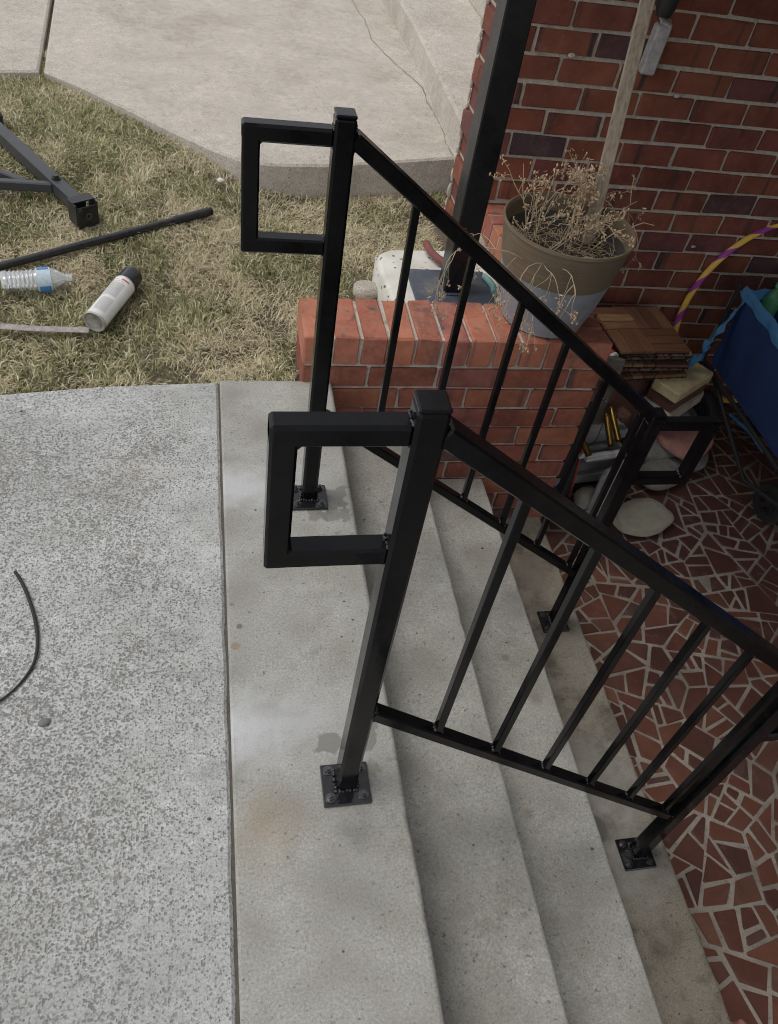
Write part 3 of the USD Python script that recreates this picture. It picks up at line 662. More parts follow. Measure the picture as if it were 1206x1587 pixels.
# ------------------------------------------------------------------ the two railings
PL, PR, PT = .2120, .2500, .946
QL, QR, QT = 1.0745, 1.1125, .288
SL = .770
def rail_z(x, z0): return z0 - SL*(x-PR)
def railing(name, label, y0, seed):
    r = np.random.default_rng(seed)
    t = thing(name, label, 'railing', (PL+.019, y0+.019, 0), 0)
    yc = y0+.019
    def put(nm, m, material, par=t, sm=30, **k):
        return obj(nm, m, material, par, sm, **k)
    post = put('post', cat(box(PL, PR, y0, y0+.038, .004, PT-.006, .0048)), M_black)
    put('post_cap', box(PL+.0005, PR-.0005, y0+.0005, y0+.0375, PT-.007, PT, .005), M_black, _Under(post.GetPath()))
    low = put('lower_post', box(QL, QR, y0, y0+.038, -RISE*3+.004, QT-.006, .0048), M_black)
    put('post_cap', box(QL+.0005, QR-.0005, y0+.0005, y0+.0375, QT-.007, QT, .005), M_black, _Under(low.GetPath()))
    b = .0155; wy = .0155
    def loop(xo, xi, z0, z1):
        s = 1 if xi > xo else -1
        ms = [box(min(xo, xi), max(xo, xi), yc-wy, yc+wy, z1-2*b, z1, .0045), box(min(xo, xo+s*2*b), max(xo, xo+s*2*b), yc-wy+.0004, yc+wy-.0004, z0, z1-.0006, .0035),
              box(min(xo+s*.002, xi), max(xo+s*.002, xi), yc-wy+.0002, yc+wy-.0002, z0+.0006, z0+2*b, .0035)]
        for (zz, up) in ((z1-2*b, -1), (z0+2*b, 1)):       # weld fillets inside the corners
            xx = xo+s*2*b
            ms.append(trimesh.Trimesh(*[np.array(a) for a in ([[xx-s*.003, yc-wy+.003, zz-up*.003], [xx+s*.005, yc-wy+.003, zz-up*.002], [xx-s*.002, yc-wy+.003, zz+up*.005], [xx-s*.003, yc+wy-.003, zz-up*.003], [xx+s*.005, yc+wy-.003, zz-up*.002], [xx-s*.002, yc+wy-.003, zz+up*.005]],
                       [[0, 1, 2], [3, 5, 4], [0, 3, 4], [0, 4, 1], [1, 4, 5], [1, 5, 2], [2, 5, 3], [2, 3, 0]])]))
        return cat(*ms)
    put('end_loop', loop(.0569, PL+.001, .6825, .9194), M_black, sm=False)
    put('end_loop', loop(1.2790, QR-.001, .035, .263), M_black, sm=False)
    # sloping rails
    h = .0285
    zt = .9045
    put('top_rail', bar((PR-.002, yc, rail_z(PR, zt)), (QL+.004, yc, rail_z(QL, zt)+.008), .030, h, .003), M_black)
    zb = .2587+.0155
    put('bottom_rail', bar((PR-.002, yc, rail_z(PR, zb)), (QL+.004, yc, rail_z(QL, zb)), .026, .024, .003), M_black)
    for k in range(6):
        x = .381 + .1335*k
        put('baluster', box(x-.0075, x+.0075, yc-.0075, yc+.0075, rail_z(x, zb)+.008, rail_z(x, zt)-.008, .0015), M_black)
    # beads of weld, painted over
    ws = []
    def bead(c, s=.0038, n=11, d=(0, 1, 0), ln=.024):
        d = np.array(d, float)
        for q in np.linspace(-.5, .5, n): ws.append(rock(np.array(c)+d*q*ln+r.normal(0, .0008, 3)-[0, 0, s*.4], (s*r.uniform(.8, 1.3),)*3, seed=r.integers(1000), sub=1, rough=.2))
    for z in (.9194-.001, .9194-2*b, .6825+2*b, .6825): bead((PL-.001, yc, z))
    for z in (.263, .263-2*b, .035+2*b, .035): bead((QR+.001, yc, z))
    for z in (zt+.016, zt-.02, zb+.014, zb-.016): bead((PR+.001, yc, z))
    for z in (rail_z(QL, zt)+.022, rail_z(QL, zt)-.015, rail_z(QL, zb)+.016): bead((QL-.001, yc, z))
    bead((1.279-2*b-.002, yc, .035+2*b+.001), .008, 4)
    for k in range(6):
        x = .381 + .1335*k
        for dx in (-.0085, .0085): bead((x+dx, yc, rail_z(x+dx, zb)+.0165), .0055, 3, ln=.010)
    put('weld_beads', cat(*ws), M_weld, sm=True, kind='stuff')
    for (cx_, zb_) in ((PL+.019, 0.0), (QL+.0115, -RISE*3)):
        yy = yc-.006
        pl = put('base_plate', box(cx_-.0455, cx_+.0455, yy-.041, yy+.041, zb_+.0005, zb_+.0085, .0015), M_plate)
        P = _Under(pl.GetPath())
        for sx in (-1, 1):
            for sy in (-1, 1):
                bx, by = cx_+sx*.031+r.normal(0, .0008), yy+sy*.027+r.normal(0, .0008)
                hexm = trimesh.creation.cylinder(.0068, .006, sections=6); hexm.apply_transform(trimesh.transformations.rotation_matrix(r.uniform(0, 1), [0, 0, 1])); hexm.apply_translation([bx, by, zb_+.0135])
                wsh = trimesh.creation.cylinder(.0098, .0022, sections=20); wsh.apply_translation([bx, by, zb_+.0096])
                stud = trimesh.creation.cylinder(.0034, .008, sections=10); stud.apply_translation([bx, by, zb_+.0175])
                put('bolt', cat(hexm, wsh, stud), M_bolt, P, sm=30)
        wl_ = []
        for q in np.linspace(0, 1, 7):
            for (a0, b0) in (((-.02, -.021), (.02, -.021)), ((-.021, -.02), (-.021, .02)), ((.021, -.02), (.021, .02)), ((-.02, .021), (.02, .021))):
                c = np.array([cx_+a0[0]+(b0[0]-a0[0])*q + (PL+.019-cx_ if cx_ < .5 else QL+.019-cx_), yc+a0[1]+(b0[1]-a0[1])*q, zb_+.007])
                wl_.append(rock(c+r.normal(0, .0008, 3), (.0065*r.uniform(.7, 1.3),)*3, seed=r.integers(1000), sub=1, rough=.25))
        put('weld_ring', cat(*wl_), M_weld, P, sm=True)
    return t
railing('stair_railing', 'black metal stair railing nearest the camera, cropped at the right edge', .628, 1)
railing('stair_railing', 'black metal stair railing along the low brick wall, both end loops showing', 1.386, 2)

# ------------------------------------------------------------------ porch column on its pad
pp = Polygon([(.565, 2.085), (.93, 2.085), (.96, 2.30), (.935, 2.47), (.80, 2.50), (.605, 2.49), (.553, 2.455), (.548, 2.36)])
pv = slab(list(pp.exterior.coords)[:-1], -.05, .098, .018)
obj('column_pad', pv, M_speckled, None, 50, 'white concrete pad flecked with dark chips under the black column', 'pad')
colm = thing('porch_column', 'tall square black porch column standing on a steel plate', 'column', (.77, 2.235, .098))
obj('shaft', box(.735, .812, 2.195, 2.280, .105, 1.95, .004), M_column, colm, 30)
obj('base_plate', box(.636, .905, 2.10, 2.345, .0985, .106, .002), M_steel, colm, 30)
obj('weld_beads', cat(*[rock((x, y, .104), (.012, .012, .010), seed=k, sub=1, rough=.3) for k, (x, y) in enumerate([(.735+.0085*a, 2.193) for a in range(10)]+[(.733, 2.2+.009*a) for a in range(10)])]), M_steel, colm, True)
obj('red_pipe', tube([(.728, 2.475, .128), (.735, 2.43, .124), (.757, 2.385, .120), (.79, 2.36, .118)], [.013, .0125, .0135, .013], 12), M_rodred, None, 40, 'short red-brown pipe piece sticking out behind the black column', 'pipe')
obj('teal_tube', tube([(.905, 2.20, .1165), (.912, 2.235, .117), (.905, 2.27, .117), (.895, 2.30, .117)], [.010, .011, .011, .009], 10), M_teal, None, 40, 'small teal plastic tube on the pad beside the flowerpot', 'tube')
for k, (x, y, s) in enumerate([(.515, 2.355, .09), (.50, 2.25, .07)]):
    obj('concrete_chunk', rock((x, y, -.015), (s, s*.9, .05), seed=31+k, flat=.6, rough=.15, yaw=20*k), M_walk, None, 30,
        ['broken concrete chunk in the grass against the white pad', 'smaller concrete chunk in the grass behind the low wall'][k], 'chunk')

# ------------------------------------------------------------------ flowerpot with a dead plant and a lath
PX, PY, PZ = .998, 2.012, CAP_Z+.0015
pot = thing('flowerpot', 'large blue-grey flowerpot with a bronze rim on the brick wall corner', 'flowerpot', (PX, PY, PZ), local=True)
RZ = .300
body = [(0.0, 0), (.118, 0), (.126, .004), (.128, .010), (.127, .020), (.133, .032), (.142, .060), (.152, .100), (.162, .145), (.168, .178)]
band = [(.168, .178), (.1705, .182), (.176, .215), (.182, .255), (.1865, .288), (.190, .292), (.1925, .298), (.191, .304), (.187, .305), (.184, .301), (.181, .294), (.176, .255)]
inner = [(.176, .255), (.171, .215), (.160, .19)]
obj('pot_body', lathe(body, 72), M_pot_blue, pot, 35)
obj('rim_band', lathe(band, 72), M_pot_brown, pot, 35)
obj('inner_wall', lathe(inner, 72), M_pot_dark, pot, 35)
sg = 56
sv, sf = [], []
for a in range(9):
    for k in range(sg):
        rr = .1685*a/8; th = 2*math.pi*k/sg
        x, y = rr*math.cos(th), rr*math.sin(th)
        sv.append((x, y, .213+.030*(meshkit.fbm(np.array([[x*22+5, y*22, 1.0]]))[0]-.5)))
for a in range(8):
    for k in range(sg):
        l = (k+1) % sg
        sf += [[a*sg+k, (a+1)*sg+k, (a+1)*sg+l], [a*sg+k, (a+1)*sg+l, a*sg+l]]
obj('soil', trimesh.Trimesh(np.array(sv), np.array(sf), process=False), M_potsoil, pot, True)
prng = np.random.default_rng(12)
lit = []
for k in range(420):
    a, rr = prng.uniform(0, 2*math.pi), .165*math.sqrt(prng.random())
    p = np.array([rr*math.cos(a), rr*math.sin(a), .217+prng.uniform(0, .016)]); d = prng.normal(0, 1, 3)*[1, 1, .25]; d /= np.linalg.norm(d)
    L = prng.uniform(.01, .06)
    q = p+d*L
    if np.hypot(q[0], q[1]) > .168: continue
    lit.append(tube([p, (p+q)/2+prng.normal(0, .003, 3), q], [.0009, .0011, .0007], 4, caps=False))
obj('dry_litter', cat(*lit), M_stem, pot, True, kind='stuff')

plant = thing('dead_plant', 'dead branching plant with dry seed pods in the flowerpot', 'plant', (PX, PY, PZ+.21), local=True)
stems, pods, husks = [], [], []
def grow(p, d, L, r, depth, droop, side=.5):
    n = 7; pts = [np.array(p)]; d = np.array(d, float)
    for k in range(n):
        d = d + prng.normal(0, .13, 3) + [0, 0, -droop*(k/n)]
        d /= np.linalg.norm(d); pts.append(pts[-1]+d*L/n)
    stems.append(tube(pts, np.linspace(r, r*.55, n+1), 5, caps=False))
    if depth == 0:
        for q in range(prng.integers(2, 5)):
            e = pts[-1]+prng.normal(0, .006, 3)
            stems.append(tube([pts[-2], (pts[-2]+e)/2+prng.normal(0, .003, 3), e], [.0006, .0006, .0005], 4, caps=False))
            pods.append(rock(e-[0, 0, .004], (prng.uniform(.003, .007), prng.uniform(.003, .006), prng.uniform(.005, .010)), seed=prng.integers(999), sub=1, rough=.4))
            lf = prng.normal(0, 1, (2, 3)); lf /= np.linalg.norm(lf, axis=1, keepdims=True); w = prng.uniform(.004, .009)
            c = pts[-2]+prng.normal(0, .008, 3); tri = np.array([c, c+lf[0]*w, c+lf[0]*w*1.6+lf[1]*w*.4, c+lf[1]*w*.6])
            husks.append(trimesh.Trimesh(tri, [[0, 1, 2], [0, 2, 3]], process=False))
        return
    for q in range(prng.integers(3, 6)):
        k = prng.integers(2, n+1); nd = d*1.0+prng.normal(0, side, 3); nd /= np.linalg.norm(nd)
        grow(pts[k], nd, L*prng.uniform(.35, .6), r*.62, depth-1, droop*.8, side)
# (base x, y, direction, length): the tall one at the left, the bushy ones by the lath, some hanging over the rim
for bx, by, d, L, dep, dr in [(-.115, .02, (.02, .05, 1), .25, 2, .0), (-.11, .03, (.18, .05, 1), .20, 2, .0), (-.105, .0, (.35, .1, 1), .20, 2, .0), (-.12, .0, (-.1, -.1, 1), .10, 1, .1),
                              (-.10, -.05, (1.0, .35, .75), .26, 2, .0), (-.05, -.02, (.8, .35, .8), .22, 2, .02), (.0, .03, (.4, .3, 1), .15, 3, .05),
                              (.03, .05, (.05, .2, 1), .16, 2, .05), (.05, .0, (.3, .2, .8), .15, 2, .05), (.07, .06, (.0, .4, 1), .13, 2, .05), (.02, -.02, (-.2, .2, 1), .10, 1, .1),
                              (.08, .0, (.9, .1, .9), .22, 2, .45), (.09, .03, (1, .35, .8), .24, 2, .5), 
                              (-.09, -.10, (-.35, -.8, .55), .26, 2, .55), (-.07, -.11, (.0, -1, .6), .18, 1, .6), (-.12, -.08, (-.7, -.5, .6), .26, 2, .6), (.02, -.05, (.1, -.4, .9), .08, 1, .2)]:
    grow((bx, by, .0), np.array(d)/np.linalg.norm(d), L, .0021, dep, dr)
obj('stems', cat(*stems), M_stem, plant, True)
obj('dry_husks', cat(*husks), M_pod, plant, kind='stuff')
obj('seed_pods', cat(*pods), M_pod, plant, True, kind='stuff')
LA, LD = np.array([1.100, 2.070, .372]), np.array([1.130, 2.25, .962])
LE = LA+(LD-LA)*1.75
obj('wooden_lath', bar(LA, LE, .037, .019, .002, up=(-.25, -1, 0)), M_lath, None, 30, 'long weathered wooden lath stuck upright in the flowerpot', 'lath')
# things on the wall above the pot
wlm = thing('wall_lantern', 'black lantern base on the brick wall, at the top edge', 'lantern', (1.412, HOUSE_Y, .90), local=True)
obj('bracket', box(-.055, .05, -.05, -.001, -.03, .16, .012), M_lamp, wlm, 30)
obj('lamp_body', cat(lathe([(0, -.072), (.024, -.070), (.032, -.045), (.038, .02), (.038, .14), (0, .15)], 20, place((0, 0, 1), (.0, -.066, .0)))), M_lamp, wlm, 30)
blk = thing('grey_plank_piece', 'short pale grey plank piece fixed to the brick wall behind the lath', 'plank', (1.425, HOUSE_Y, .72), local=True)
obj('plank', bar((.024, -.022, .078), (.018, -.022, -.072), .052, .040, .006, up=(0, -1, 0)), M_greywood, blk, 30)
obj('bevelled_end', bar((.024, -.022, .0785), (.0285, -.027, .092), .046, .034, .008, up=(0, -1, 0)), M_greywood, blk, 30)
# ------------------------------------------------------------------ stack of wooden deck tiles and what holds it up
F = FLOOR
ORD = ['topmost', 'second', 'third', 'fourth', 'fifth', 'lowest']
T = .0225
srng = np.random.default_rng(3)
offs = [(0, 0, 4.0), (.030, .018, 2.0), (.026, .030, 3.5), (.040, .012, 1.0), (.030, .02, 3.0), (.044, .006, 5.0)]
def deck_tile(k, cx_, cy_, zt, yaw):
    lab = ('topmost wooden deck tile of the stack by the house wall, its parquet top showing' if k == 0 else 'lowest wooden deck tile of the stack, resting on the red-brown box' if k == 5
           else '%s wooden deck tile from the top of the stack by the house wall' % ORD[k])
    t = thing('deck_tile', lab, 'deck tile', (cx_, cy_, zt-T), yaw, 'wooden deck tiles stacked by the house wall', local=True)
    H = .152
    bs = []
    for u in np.linspace(-H+.006, H-.006, 9):
        bs.append(box(u-.002, u+.002, -H, H, .001, .0085, .0005)); bs.append(box(-H, H, u-.002, u+.002, .002, .008, .0005))
    for u in np.linspace(-H+.02, H-.02, 5):
        for v in (-H+.004, -H/2, 0, H/2, H-.004):
            c = trimesh.creation.cylinder(.0055, .008, sections=8); c.apply_translation([u, v, .002]); bs.append(c)
    obj('plastic_base', cat(*bs), M_plastic_black, t)
    for qx in (0, 1):
        for qy in (0, 1):
            along_x = (qx+qy) % 2 == 1
            for s in range(3):
                w = H/3
                a0, b0 = -H+qx*H, -H+qy*H
                z0, z1 = .009+srng.normal(0, .0004), T+srng.normal(0, .0005)
                g = .0017
                if along_x: m = box(a0+g, a0+H-g, b0+s*w+g, b0+(s+1)*w-g, z0, z1, .0018)
                else: m = box(a0+s*w+g, a0+(s+1)*w-g, b0+g, b0+H-g, z0, z1, .0018)
                obj('slat', m, M_slat_x if along_x else M_slat_y, t)
for k in range(6):
    deck_tile(k, 1.675+offs[k][0], 2.490+offs[k][1], -.200-k*(T+.0022), offs[k][2])
zs = -.200-6*(T+.0022)-.004
obj('storage_box', box(1.56, 1.785, 2.42, 2.66, F+.001, zs, .006), M_brown_block, None, 30, 'dark red-brown box under the stack of wooden deck tiles', 'box')
# three blocks at the stack's front corner
def rb(cx_, cy_, lx, ly, z0, z1, yaw, ch=.006):
    m = box(-lx/2, lx/2, -ly/2, ly/2, z0, z1, ch); m.apply_transform(trimesh.transformations.rotation_matrix(math.radians(yaw), [0, 0, 1])); m.apply_translation([cx_, cy_, 0]); return m
obj('yellow_block', rb(1.885, 2.375, .27, .125, -.392, -.342, 33), M_cream, None, 30, 'yellowish cream block, uppermost of the three under the deck tile corner', 'block')
obj('brown_block', rb(1.887, 2.385, .25, .125, -.452, -.394, 32), M_brown_block, None, 30, 'reddish brown block between the yellowish block and the pale block', 'block')
obj('pale_block', rb(1.895, 2.395, .29, .145, -.520, -.454, 34, .01), M_cream2, None, 30, 'pale stone block, undermost of the three by the wagon', 'block')
obj('under_stone', rock((1.90, 2.42, F), (.26, .20, abs(F+.521)), seed=9, flat=.7, rough=.08), M_stone_grey, None, 40, 'grey stone carrying the three blocks beside the wagon', 'stone')
can = thing('paint_can', 'small red can with a white lid lying beside the deck tiles', 'can', (1.50, 2.36, -.25))
cd = np.array([.45, -.85, -.05])
obj('can_body', lathe([(0, 0), (.036, 0), (.036, .09), (.033, .094)], 28, place(cd, np.array([1.50, 2.36, -.25])-cd/np.linalg.norm(cd)*.08)), M_redpaint, can, 30)
obj('can_lid', lathe([(.034, 0), (.037, .002), (.037, .010), (.033, .013), (.0, .011)], 28, place(cd, np.array([1.50, 2.36, -.25])+cd/np.linalg.norm(cd)*.014)), M_white, can, 30)
obj('brick_pile', rb(1.46, 2.38, .19, .20, F, -.29, 3), M_brown_block, None, 30, 'dark red block standing under the small can', 'block')

# stones on the floor by the lower post
obj('stone', rock((1.965, 2.285, F+.10), (.25, .21, .065), seed=4, flat=.75, rough=.09, yaw=35), M_stone_pink, None, 40, 'flat pink stone seen through the end loop of the far railing', 'stone')
obj('stone', rock((1.86, 2.30, F), (.20, .17, .12), seed=5, flat=.4, rough=.10, yaw=20), M_stone_grey, None, 40, 'grey stone left of the pink stone, next to the railing post', 'stone')
obj('stone', rock((2.02, 2.27, F), (.17, .15, .105), seed=6, flat=.4, rough=.10, yaw=60), M_stone_grey, None, 40, 'rounded grey stone directly beneath the pink stone', 'stone')
obj('stone', rock((1.845, 2.165, F), (.26, .15, .085), seed=7, flat=.3, rough=.10, yaw=25), M_stone_grey, None, 40, 'long low grey stone in front of the pink stone', 'stone')
obj('stone', rock((2.065, 2.50, F), (.17, .14, .12), seed=8, flat=.3, rough=.12, yaw=10), M_stone_grey, None, 40, 'speckled grey stone behind the pink stone, near the wagon wheel', 'stone')
obj('stone', rock((1.655, 1.925, F), (.265, .175, .075), seed=16, flat=.35, rough=.17, yaw=18, scale=2.6), M_stone_light, None, 40, 'smooth flat oval river stone alone on the tiled floor', 'stone')
obj('stone', rb(1.535, 2.02, .20, .05, F, F+.24, 30, .012), M_greywood, None, 40, 'pale grey stone slab standing on edge behind the railing post', 'stone')
obj('stone', rock((1.455, 2.03, F), (.11, .09, .09), seed=12, flat=.2, rough=.14), M_stone_light, None, 40, 'small whitish stone in front of the grey planks', 'stone')
# grey planks in a pile, each its own
PLK = ['undermost grey plank of the pile by the low wall', 'second grey plank from the bottom of the pile', 'third grey plank from the bottom of the pile', 'uppermost grey plank of the pile, below the brass tubes']
for k, (dx, dy, yaw) in enumerate([(0, 0, 8), (.01, .02, 10), (-.005, .045, 7), (.015, .075, 11)]):
    obj('plank', rb(1.455+dx, 2.165+dy, .29, .13, F+.06+k*.050, F+.106+k*.050, yaw, .004), M_plank, None, 30, PLK[k], 'plank', 'grey planks piled by the low wall')
obj('plank_support', rb(1.50, 2.20, .16, .09, F, F+.059, 8, .004), M_darkpanel, None, 30, 'dark block under the pile of grey planks', 'block')
tr = thing('white_moulding', 'white corner moulding lying on the grey planks', 'moulding', (1.46, 2.10, F+.21))
for a, b_ in (((1.40, 2.075), (1.58, 2.105)), ((1.395, 2.08), (1.38, 2.155))):
    obj('moulding_arm', cat(bar((*a, F+.222), (*b_, F+.222), .030, .018, .003), bar((*a, F+.236), (*b_, F+.236), .014, .012, .003)), M_white, tr, 30)
wc = thing('wind_chime', 'brass wind chime tubes lying on the grey planks', 'wind chime', (1.50, 2.15, F+.28))
for a, b_ in (((1.36, 2.125, F+.315), (1.385, 2.035, F+.275)), ((1.525, 2.235, F+.34), (1.53, 2.105, F+.285)), ((1.495, 2.20, F+.335), (1.492, 2.085, F+.28))):
    obj('tube', tube([a, b_], .0125, 16, caps=False), M_brass, wc, 40)
obj('cord', tube([(1.35, 2.14, F+.31), (1.34, 2.08, F+.30), (1.37, 2.06, F+.285), (1.43, 2.10, F+.29), (1.49, 2.19, F+.345), (1.53, 2.24, F+.35)], .002, 5), M_darkpanel, wc, True)
obj('brass_scrap', rock((1.575, 2.215, F+.30), (.045, .05, .05), seed=14, rough=.4, flat=.6, scale=3), M_brown_block, None, 40, 'small brownish lump beside the brass tubes', 'lump')
sl = thing('speckled_slab', 'brown-grey slab with white paint spots leaning behind the grey planks', 'slab', (1.45, 2.26, F))
obj('slab_body', bar((1.43, 2.245, F+.24), (1.49, 2.335, F+.52), .15, .03, .01, up=(0, -1, .4)), M_speck, sl, 30)
sp = []
for k in range(22):
    u, v = srng.uniform(0.05, .8), srng.uniform(-.06, .06)
    c = np.array([1.43, 2.245, F+.24])*(1-u)+np.array([1.49, 2.335, F+.52])*u
    d, s_, u_ = frame(np.array([.06, .09, .28]), (0, -1, .4))
    c = c+s_*v+u_*.0155
    sp.append(rock(c, (srng.uniform(.002, .007),)*3, seed=k, sub=1))
obj('paint_spots', cat(*sp), M_spot, sl, True, kind='stuff')
pn = thing('leaning_panel', 'dark panel with a red edge leaning at the end of the low wall', 'panel', (1.33, 2.10, F))
obj('panel', bar((1.325, 2.085, F+.004), (1.285, 2.115, F+.46), .155, .014, .002, up=(0, -1, .1)), M_darkpanel, pn, 30)
obj('red_edge', bar((1.4075, 2.083, F+.004), (1.3675, 2.113, F+.46), .009, .019, .002, up=(0, -1, .1)), M_redpaint, pn, 30)
lrng = np.random.default_rng(77)
obj('loose_brick', rb(1.125, .135, .20, .095, -RISE*3+.001, -RISE*3+.058, 38, .004), M_brick_cap, None, 30, 'loose red brick on the lowest step at the bottom edge', 'brick')

# ------------------------------------------------------------------ folding wagon
wg = thing('folding_wagon', 'dark blue folding wagon by the house wall, cropped at the right', 'wagon', (2.30, 2.1, F))
WX0, WX1, WY0, WY1, WZ0, WZ1 = 2.07, 2.56, 1.50, 2.50, -.365, -.035
def cloth(p00, p10, p11, p01, n=26, amp=.008, seed=0, bulge=0.0, nrm=(0, 0, 1)):
    a, b_ = np.meshgrid(np.linspace(0, 1, n), np.linspace(0, 1, n), indexing='ij')
    p = (np.array(p00)*((1-a)*(1-b_))[..., None]+np.array(p10)*(a*(1-b_))[..., None]+np.array(p11)*(a*b_)[..., None]+np.array(p01)*((1-a)*b_)[..., None])
    k = meshkit.fbm(np.stack([a*5+seed, b_*4, np.zeros_like(a)+seed*.7], -1))-.5 + .6*(meshkit.noise(np.stack([a*3+b_*9+seed, b_*2, a*0], -1))-.5)
    p = p+np.array(nrm)*((amp*2*k+bulge*np.sin(np.pi*a)*np.sin(np.pi*b_))[..., None])
    i, j = np.meshgrid(np.arange(n-1), np.arange(n-1), indexing='ij')
    q = np.stack([i*n+j, (i+1)*n+j, (i+1)*n+j+1, i*n+j+1], -1).reshape(-1, 4)
    return trimesh.Trimesh(p.reshape(-1, 3), np.vstack([q[:, [0, 1, 2]], q[:, [0, 2, 3]]]), process=False)
obj('side_panel', cloth((WX0, WY1, WZ0), (WX0, WY0, WZ0), (WX0, WY0, WZ1), (WX0, WY1, WZ1), 40, .007, 1, .020, (-1, 0, 0)), M_fabric, wg, True)
obj('side_panel', cloth((WX1, WY1, WZ0), (WX1, WY0, WZ0), (WX1, WY0, WZ1), (WX1, WY1, WZ1), 30, .007, 2, -.02, (-1, 0, 0)), M_fabric, wg, True)
obj('end_panel', cloth((WX0, WY1, WZ0), (WX1, WY1, WZ0), (WX1, WY1, WZ1), (WX0, WY1, WZ1), 30, .007, 3, .02, (0, 1, 0)), M_fabric, wg, True)
obj('end_panel', cloth((WX0, WY0, WZ0), (WX1, WY0, WZ0), (WX1, WY0, WZ1), (WX0, WY0, WZ1), 30, .007, 4, -.02, (0, 1, 0)), M_fabric, wg, True)
obj('floor_panel', cloth((WX0, WY0, WZ0+.004), (WX1, WY0, WZ0+.004), (WX1, WY1, WZ0+.004), (WX0, WY1, WZ0+.004), 20, .004, 5), M_fabric, wg, True)
def strap(pts, w, seed, nn=60, t=.05):
    q = np.array([[np.interp(s, np.linspace(0, 1, len(pts)), [p[k] for p in pts]) for k in range(3)] for s in np.linspace(0, 1, nn)])
    wv = np.array([0, 0, 1.0])
    n1 = (meshkit.noise(np.c_[np.linspace(0, 14, nn), np.full(nn, seed), np.zeros(nn)])-.5)*t
    n2 = (meshkit.noise(np.c_[np.linspace(0, 17, nn), np.full(nn, seed+5), np.zeros(nn)])-.5)*t
    cols = []
    for v in np.linspace(-.5, .5, 6):
        cols.append(q+np.c_[n1*(1-v)-.014*math.cos(v*3), n2*(.6+v), v*w+n1*.8])
    P = np.stack(cols, 1); i, j = np.meshgrid(np.arange(nn-1), np.arange(5), indexing='ij')
    f = np.stack([i*6+j, (i+1)*6+j, (i+1)*6+j+1, i*6+j+1], -1).reshape(-1, 4)
    return trimesh.Trimesh(P.reshape(-1, 3), np.vstack([f[:, [0, 1, 2]], f[:, [0, 2, 3]]]), process=False)
obj('rim_trim', strap([(WX0-.004, WY1+.01, WZ1), (WX0-.004, WY0, WZ1)], .055, 1, t=.012), M_fabric_lt, wg, True)
obj('rim_trim', strap([(WX0, WY1, WZ1), (WX1, WY1, WZ1)], .05, 2, t=.012), M_fabric_lt, wg, True)
obj('crumpled_flap', cat(strap([(WX0+.01, WY1+.005, WZ1-.01), (WX0-.03, WY1-.01, WZ1-.09), (WX0-.05, WY1-.04, WZ1-.16), (WX0-.13, WY1-.08, WZ1-.20), (WX0-.15, WY1-.10, WZ1-.25), (WX0-.09, WY1-.06, WZ1-.27)], .05, 3, 80, .05)), M_fabric_lt, wg, True)
fr = .0095
obj('corner_post', tube([(WX0-.012, WY1+.04, WZ1+.02), (WX0-.014, WY1+.03, WZ0-.06)], fr, 10), M_plastic_black, wg, True)
obj('corner_post', tube([(WX1+.012, WY1+.04, WZ1+.02), (WX1+.014, WY1+.03, WZ0-.06)], fr, 10), M_plastic_black, wg, True)
obj('corner_post', tube([(WX0-.012, WY0-.04, WZ1+.02), (WX0-.014, WY0-.03, WZ0-.06)], fr, 10), M_plastic_black, wg, True)
obj('frame_rail', tube([(WX0-.005, WY1+.03, WZ0-.018), (WX0-.005, WY0-.03, WZ0-.018)], fr, 10), M_plastic_black, wg, True)
obj('frame_rail', tube([(WX1+.005, WY1+.03, WZ0-.018), (WX1+.005, WY0-.03, WZ0-.018)], fr, 10), M_plastic_black, wg, True)
obj('cross_frame', cat(tube([(WX0+.01, WY1, WZ0-.02), (WX0+.02, (WY0+WY1)/2, F+.16), (WX0+.01, WY0, WZ0-.02)], fr, 8), tube([(WX1-.01, WY1, WZ0-.02), (WX1-.02, (WY0+WY1)/2, F+.16), (WX1-.01, WY0, WZ0-.02)], fr, 8)), M_plastic_black, wg, True)
obj('reflective_tube', tube([(2.165, 2.34, -.52), (2.20, 2.22, -.515), (2.215, 2.12, -.53)], .008, 8), M_fabric_lt, wg, True)
def wheel(cx_, cy_, r, w):
    d = (1, .12, 0)
    c = np.array([cx_, cy_, F+r])
    ty = obj('wheel', lathe([(r*.62, -w*.42), (r*.86, -w*.5), (r*.97, -w*.36), (r, 0), (r*.97, w*.36), (r*.86, w*.5), (r*.62, w*.42), (r*.62, -w*.42)], 40, place(d, c)), M_rubber, wg, 50)
    P = _Under(ty.GetPath())
    sp_ = [lathe([(0, -w*.4), (r*.2, -w*.4), (r*.2, w*.4), (0, w*.4)], 20, place(d, c)), lathe([(r*.55, -w*.3), (r*.66, -w*.3), (r*.66, w*.3), (r*.55, w*.3), (r*.55, -w*.3)], 32, place(d, c))]
    D, S_, U_ = frame(d)
    for q in range(5):
        a = 2*math.pi*q/5+.3; v = S_*math.cos(a)+U_*math.sin(a)
        sp_.append(bar(c+v*r*.15, c+v*r*.6, w*.5, .012, .002, up=D))
    obj('rim', cat(*sp_), M_plastic_black, P, 40)
wheel(2.225, 1.945, .085, .045)
wheel(2.49, 1.80, .085, .045)
wheel(2.16, 2.50, .10, .06)
wheel(2.50, 2.50, .10, .06)
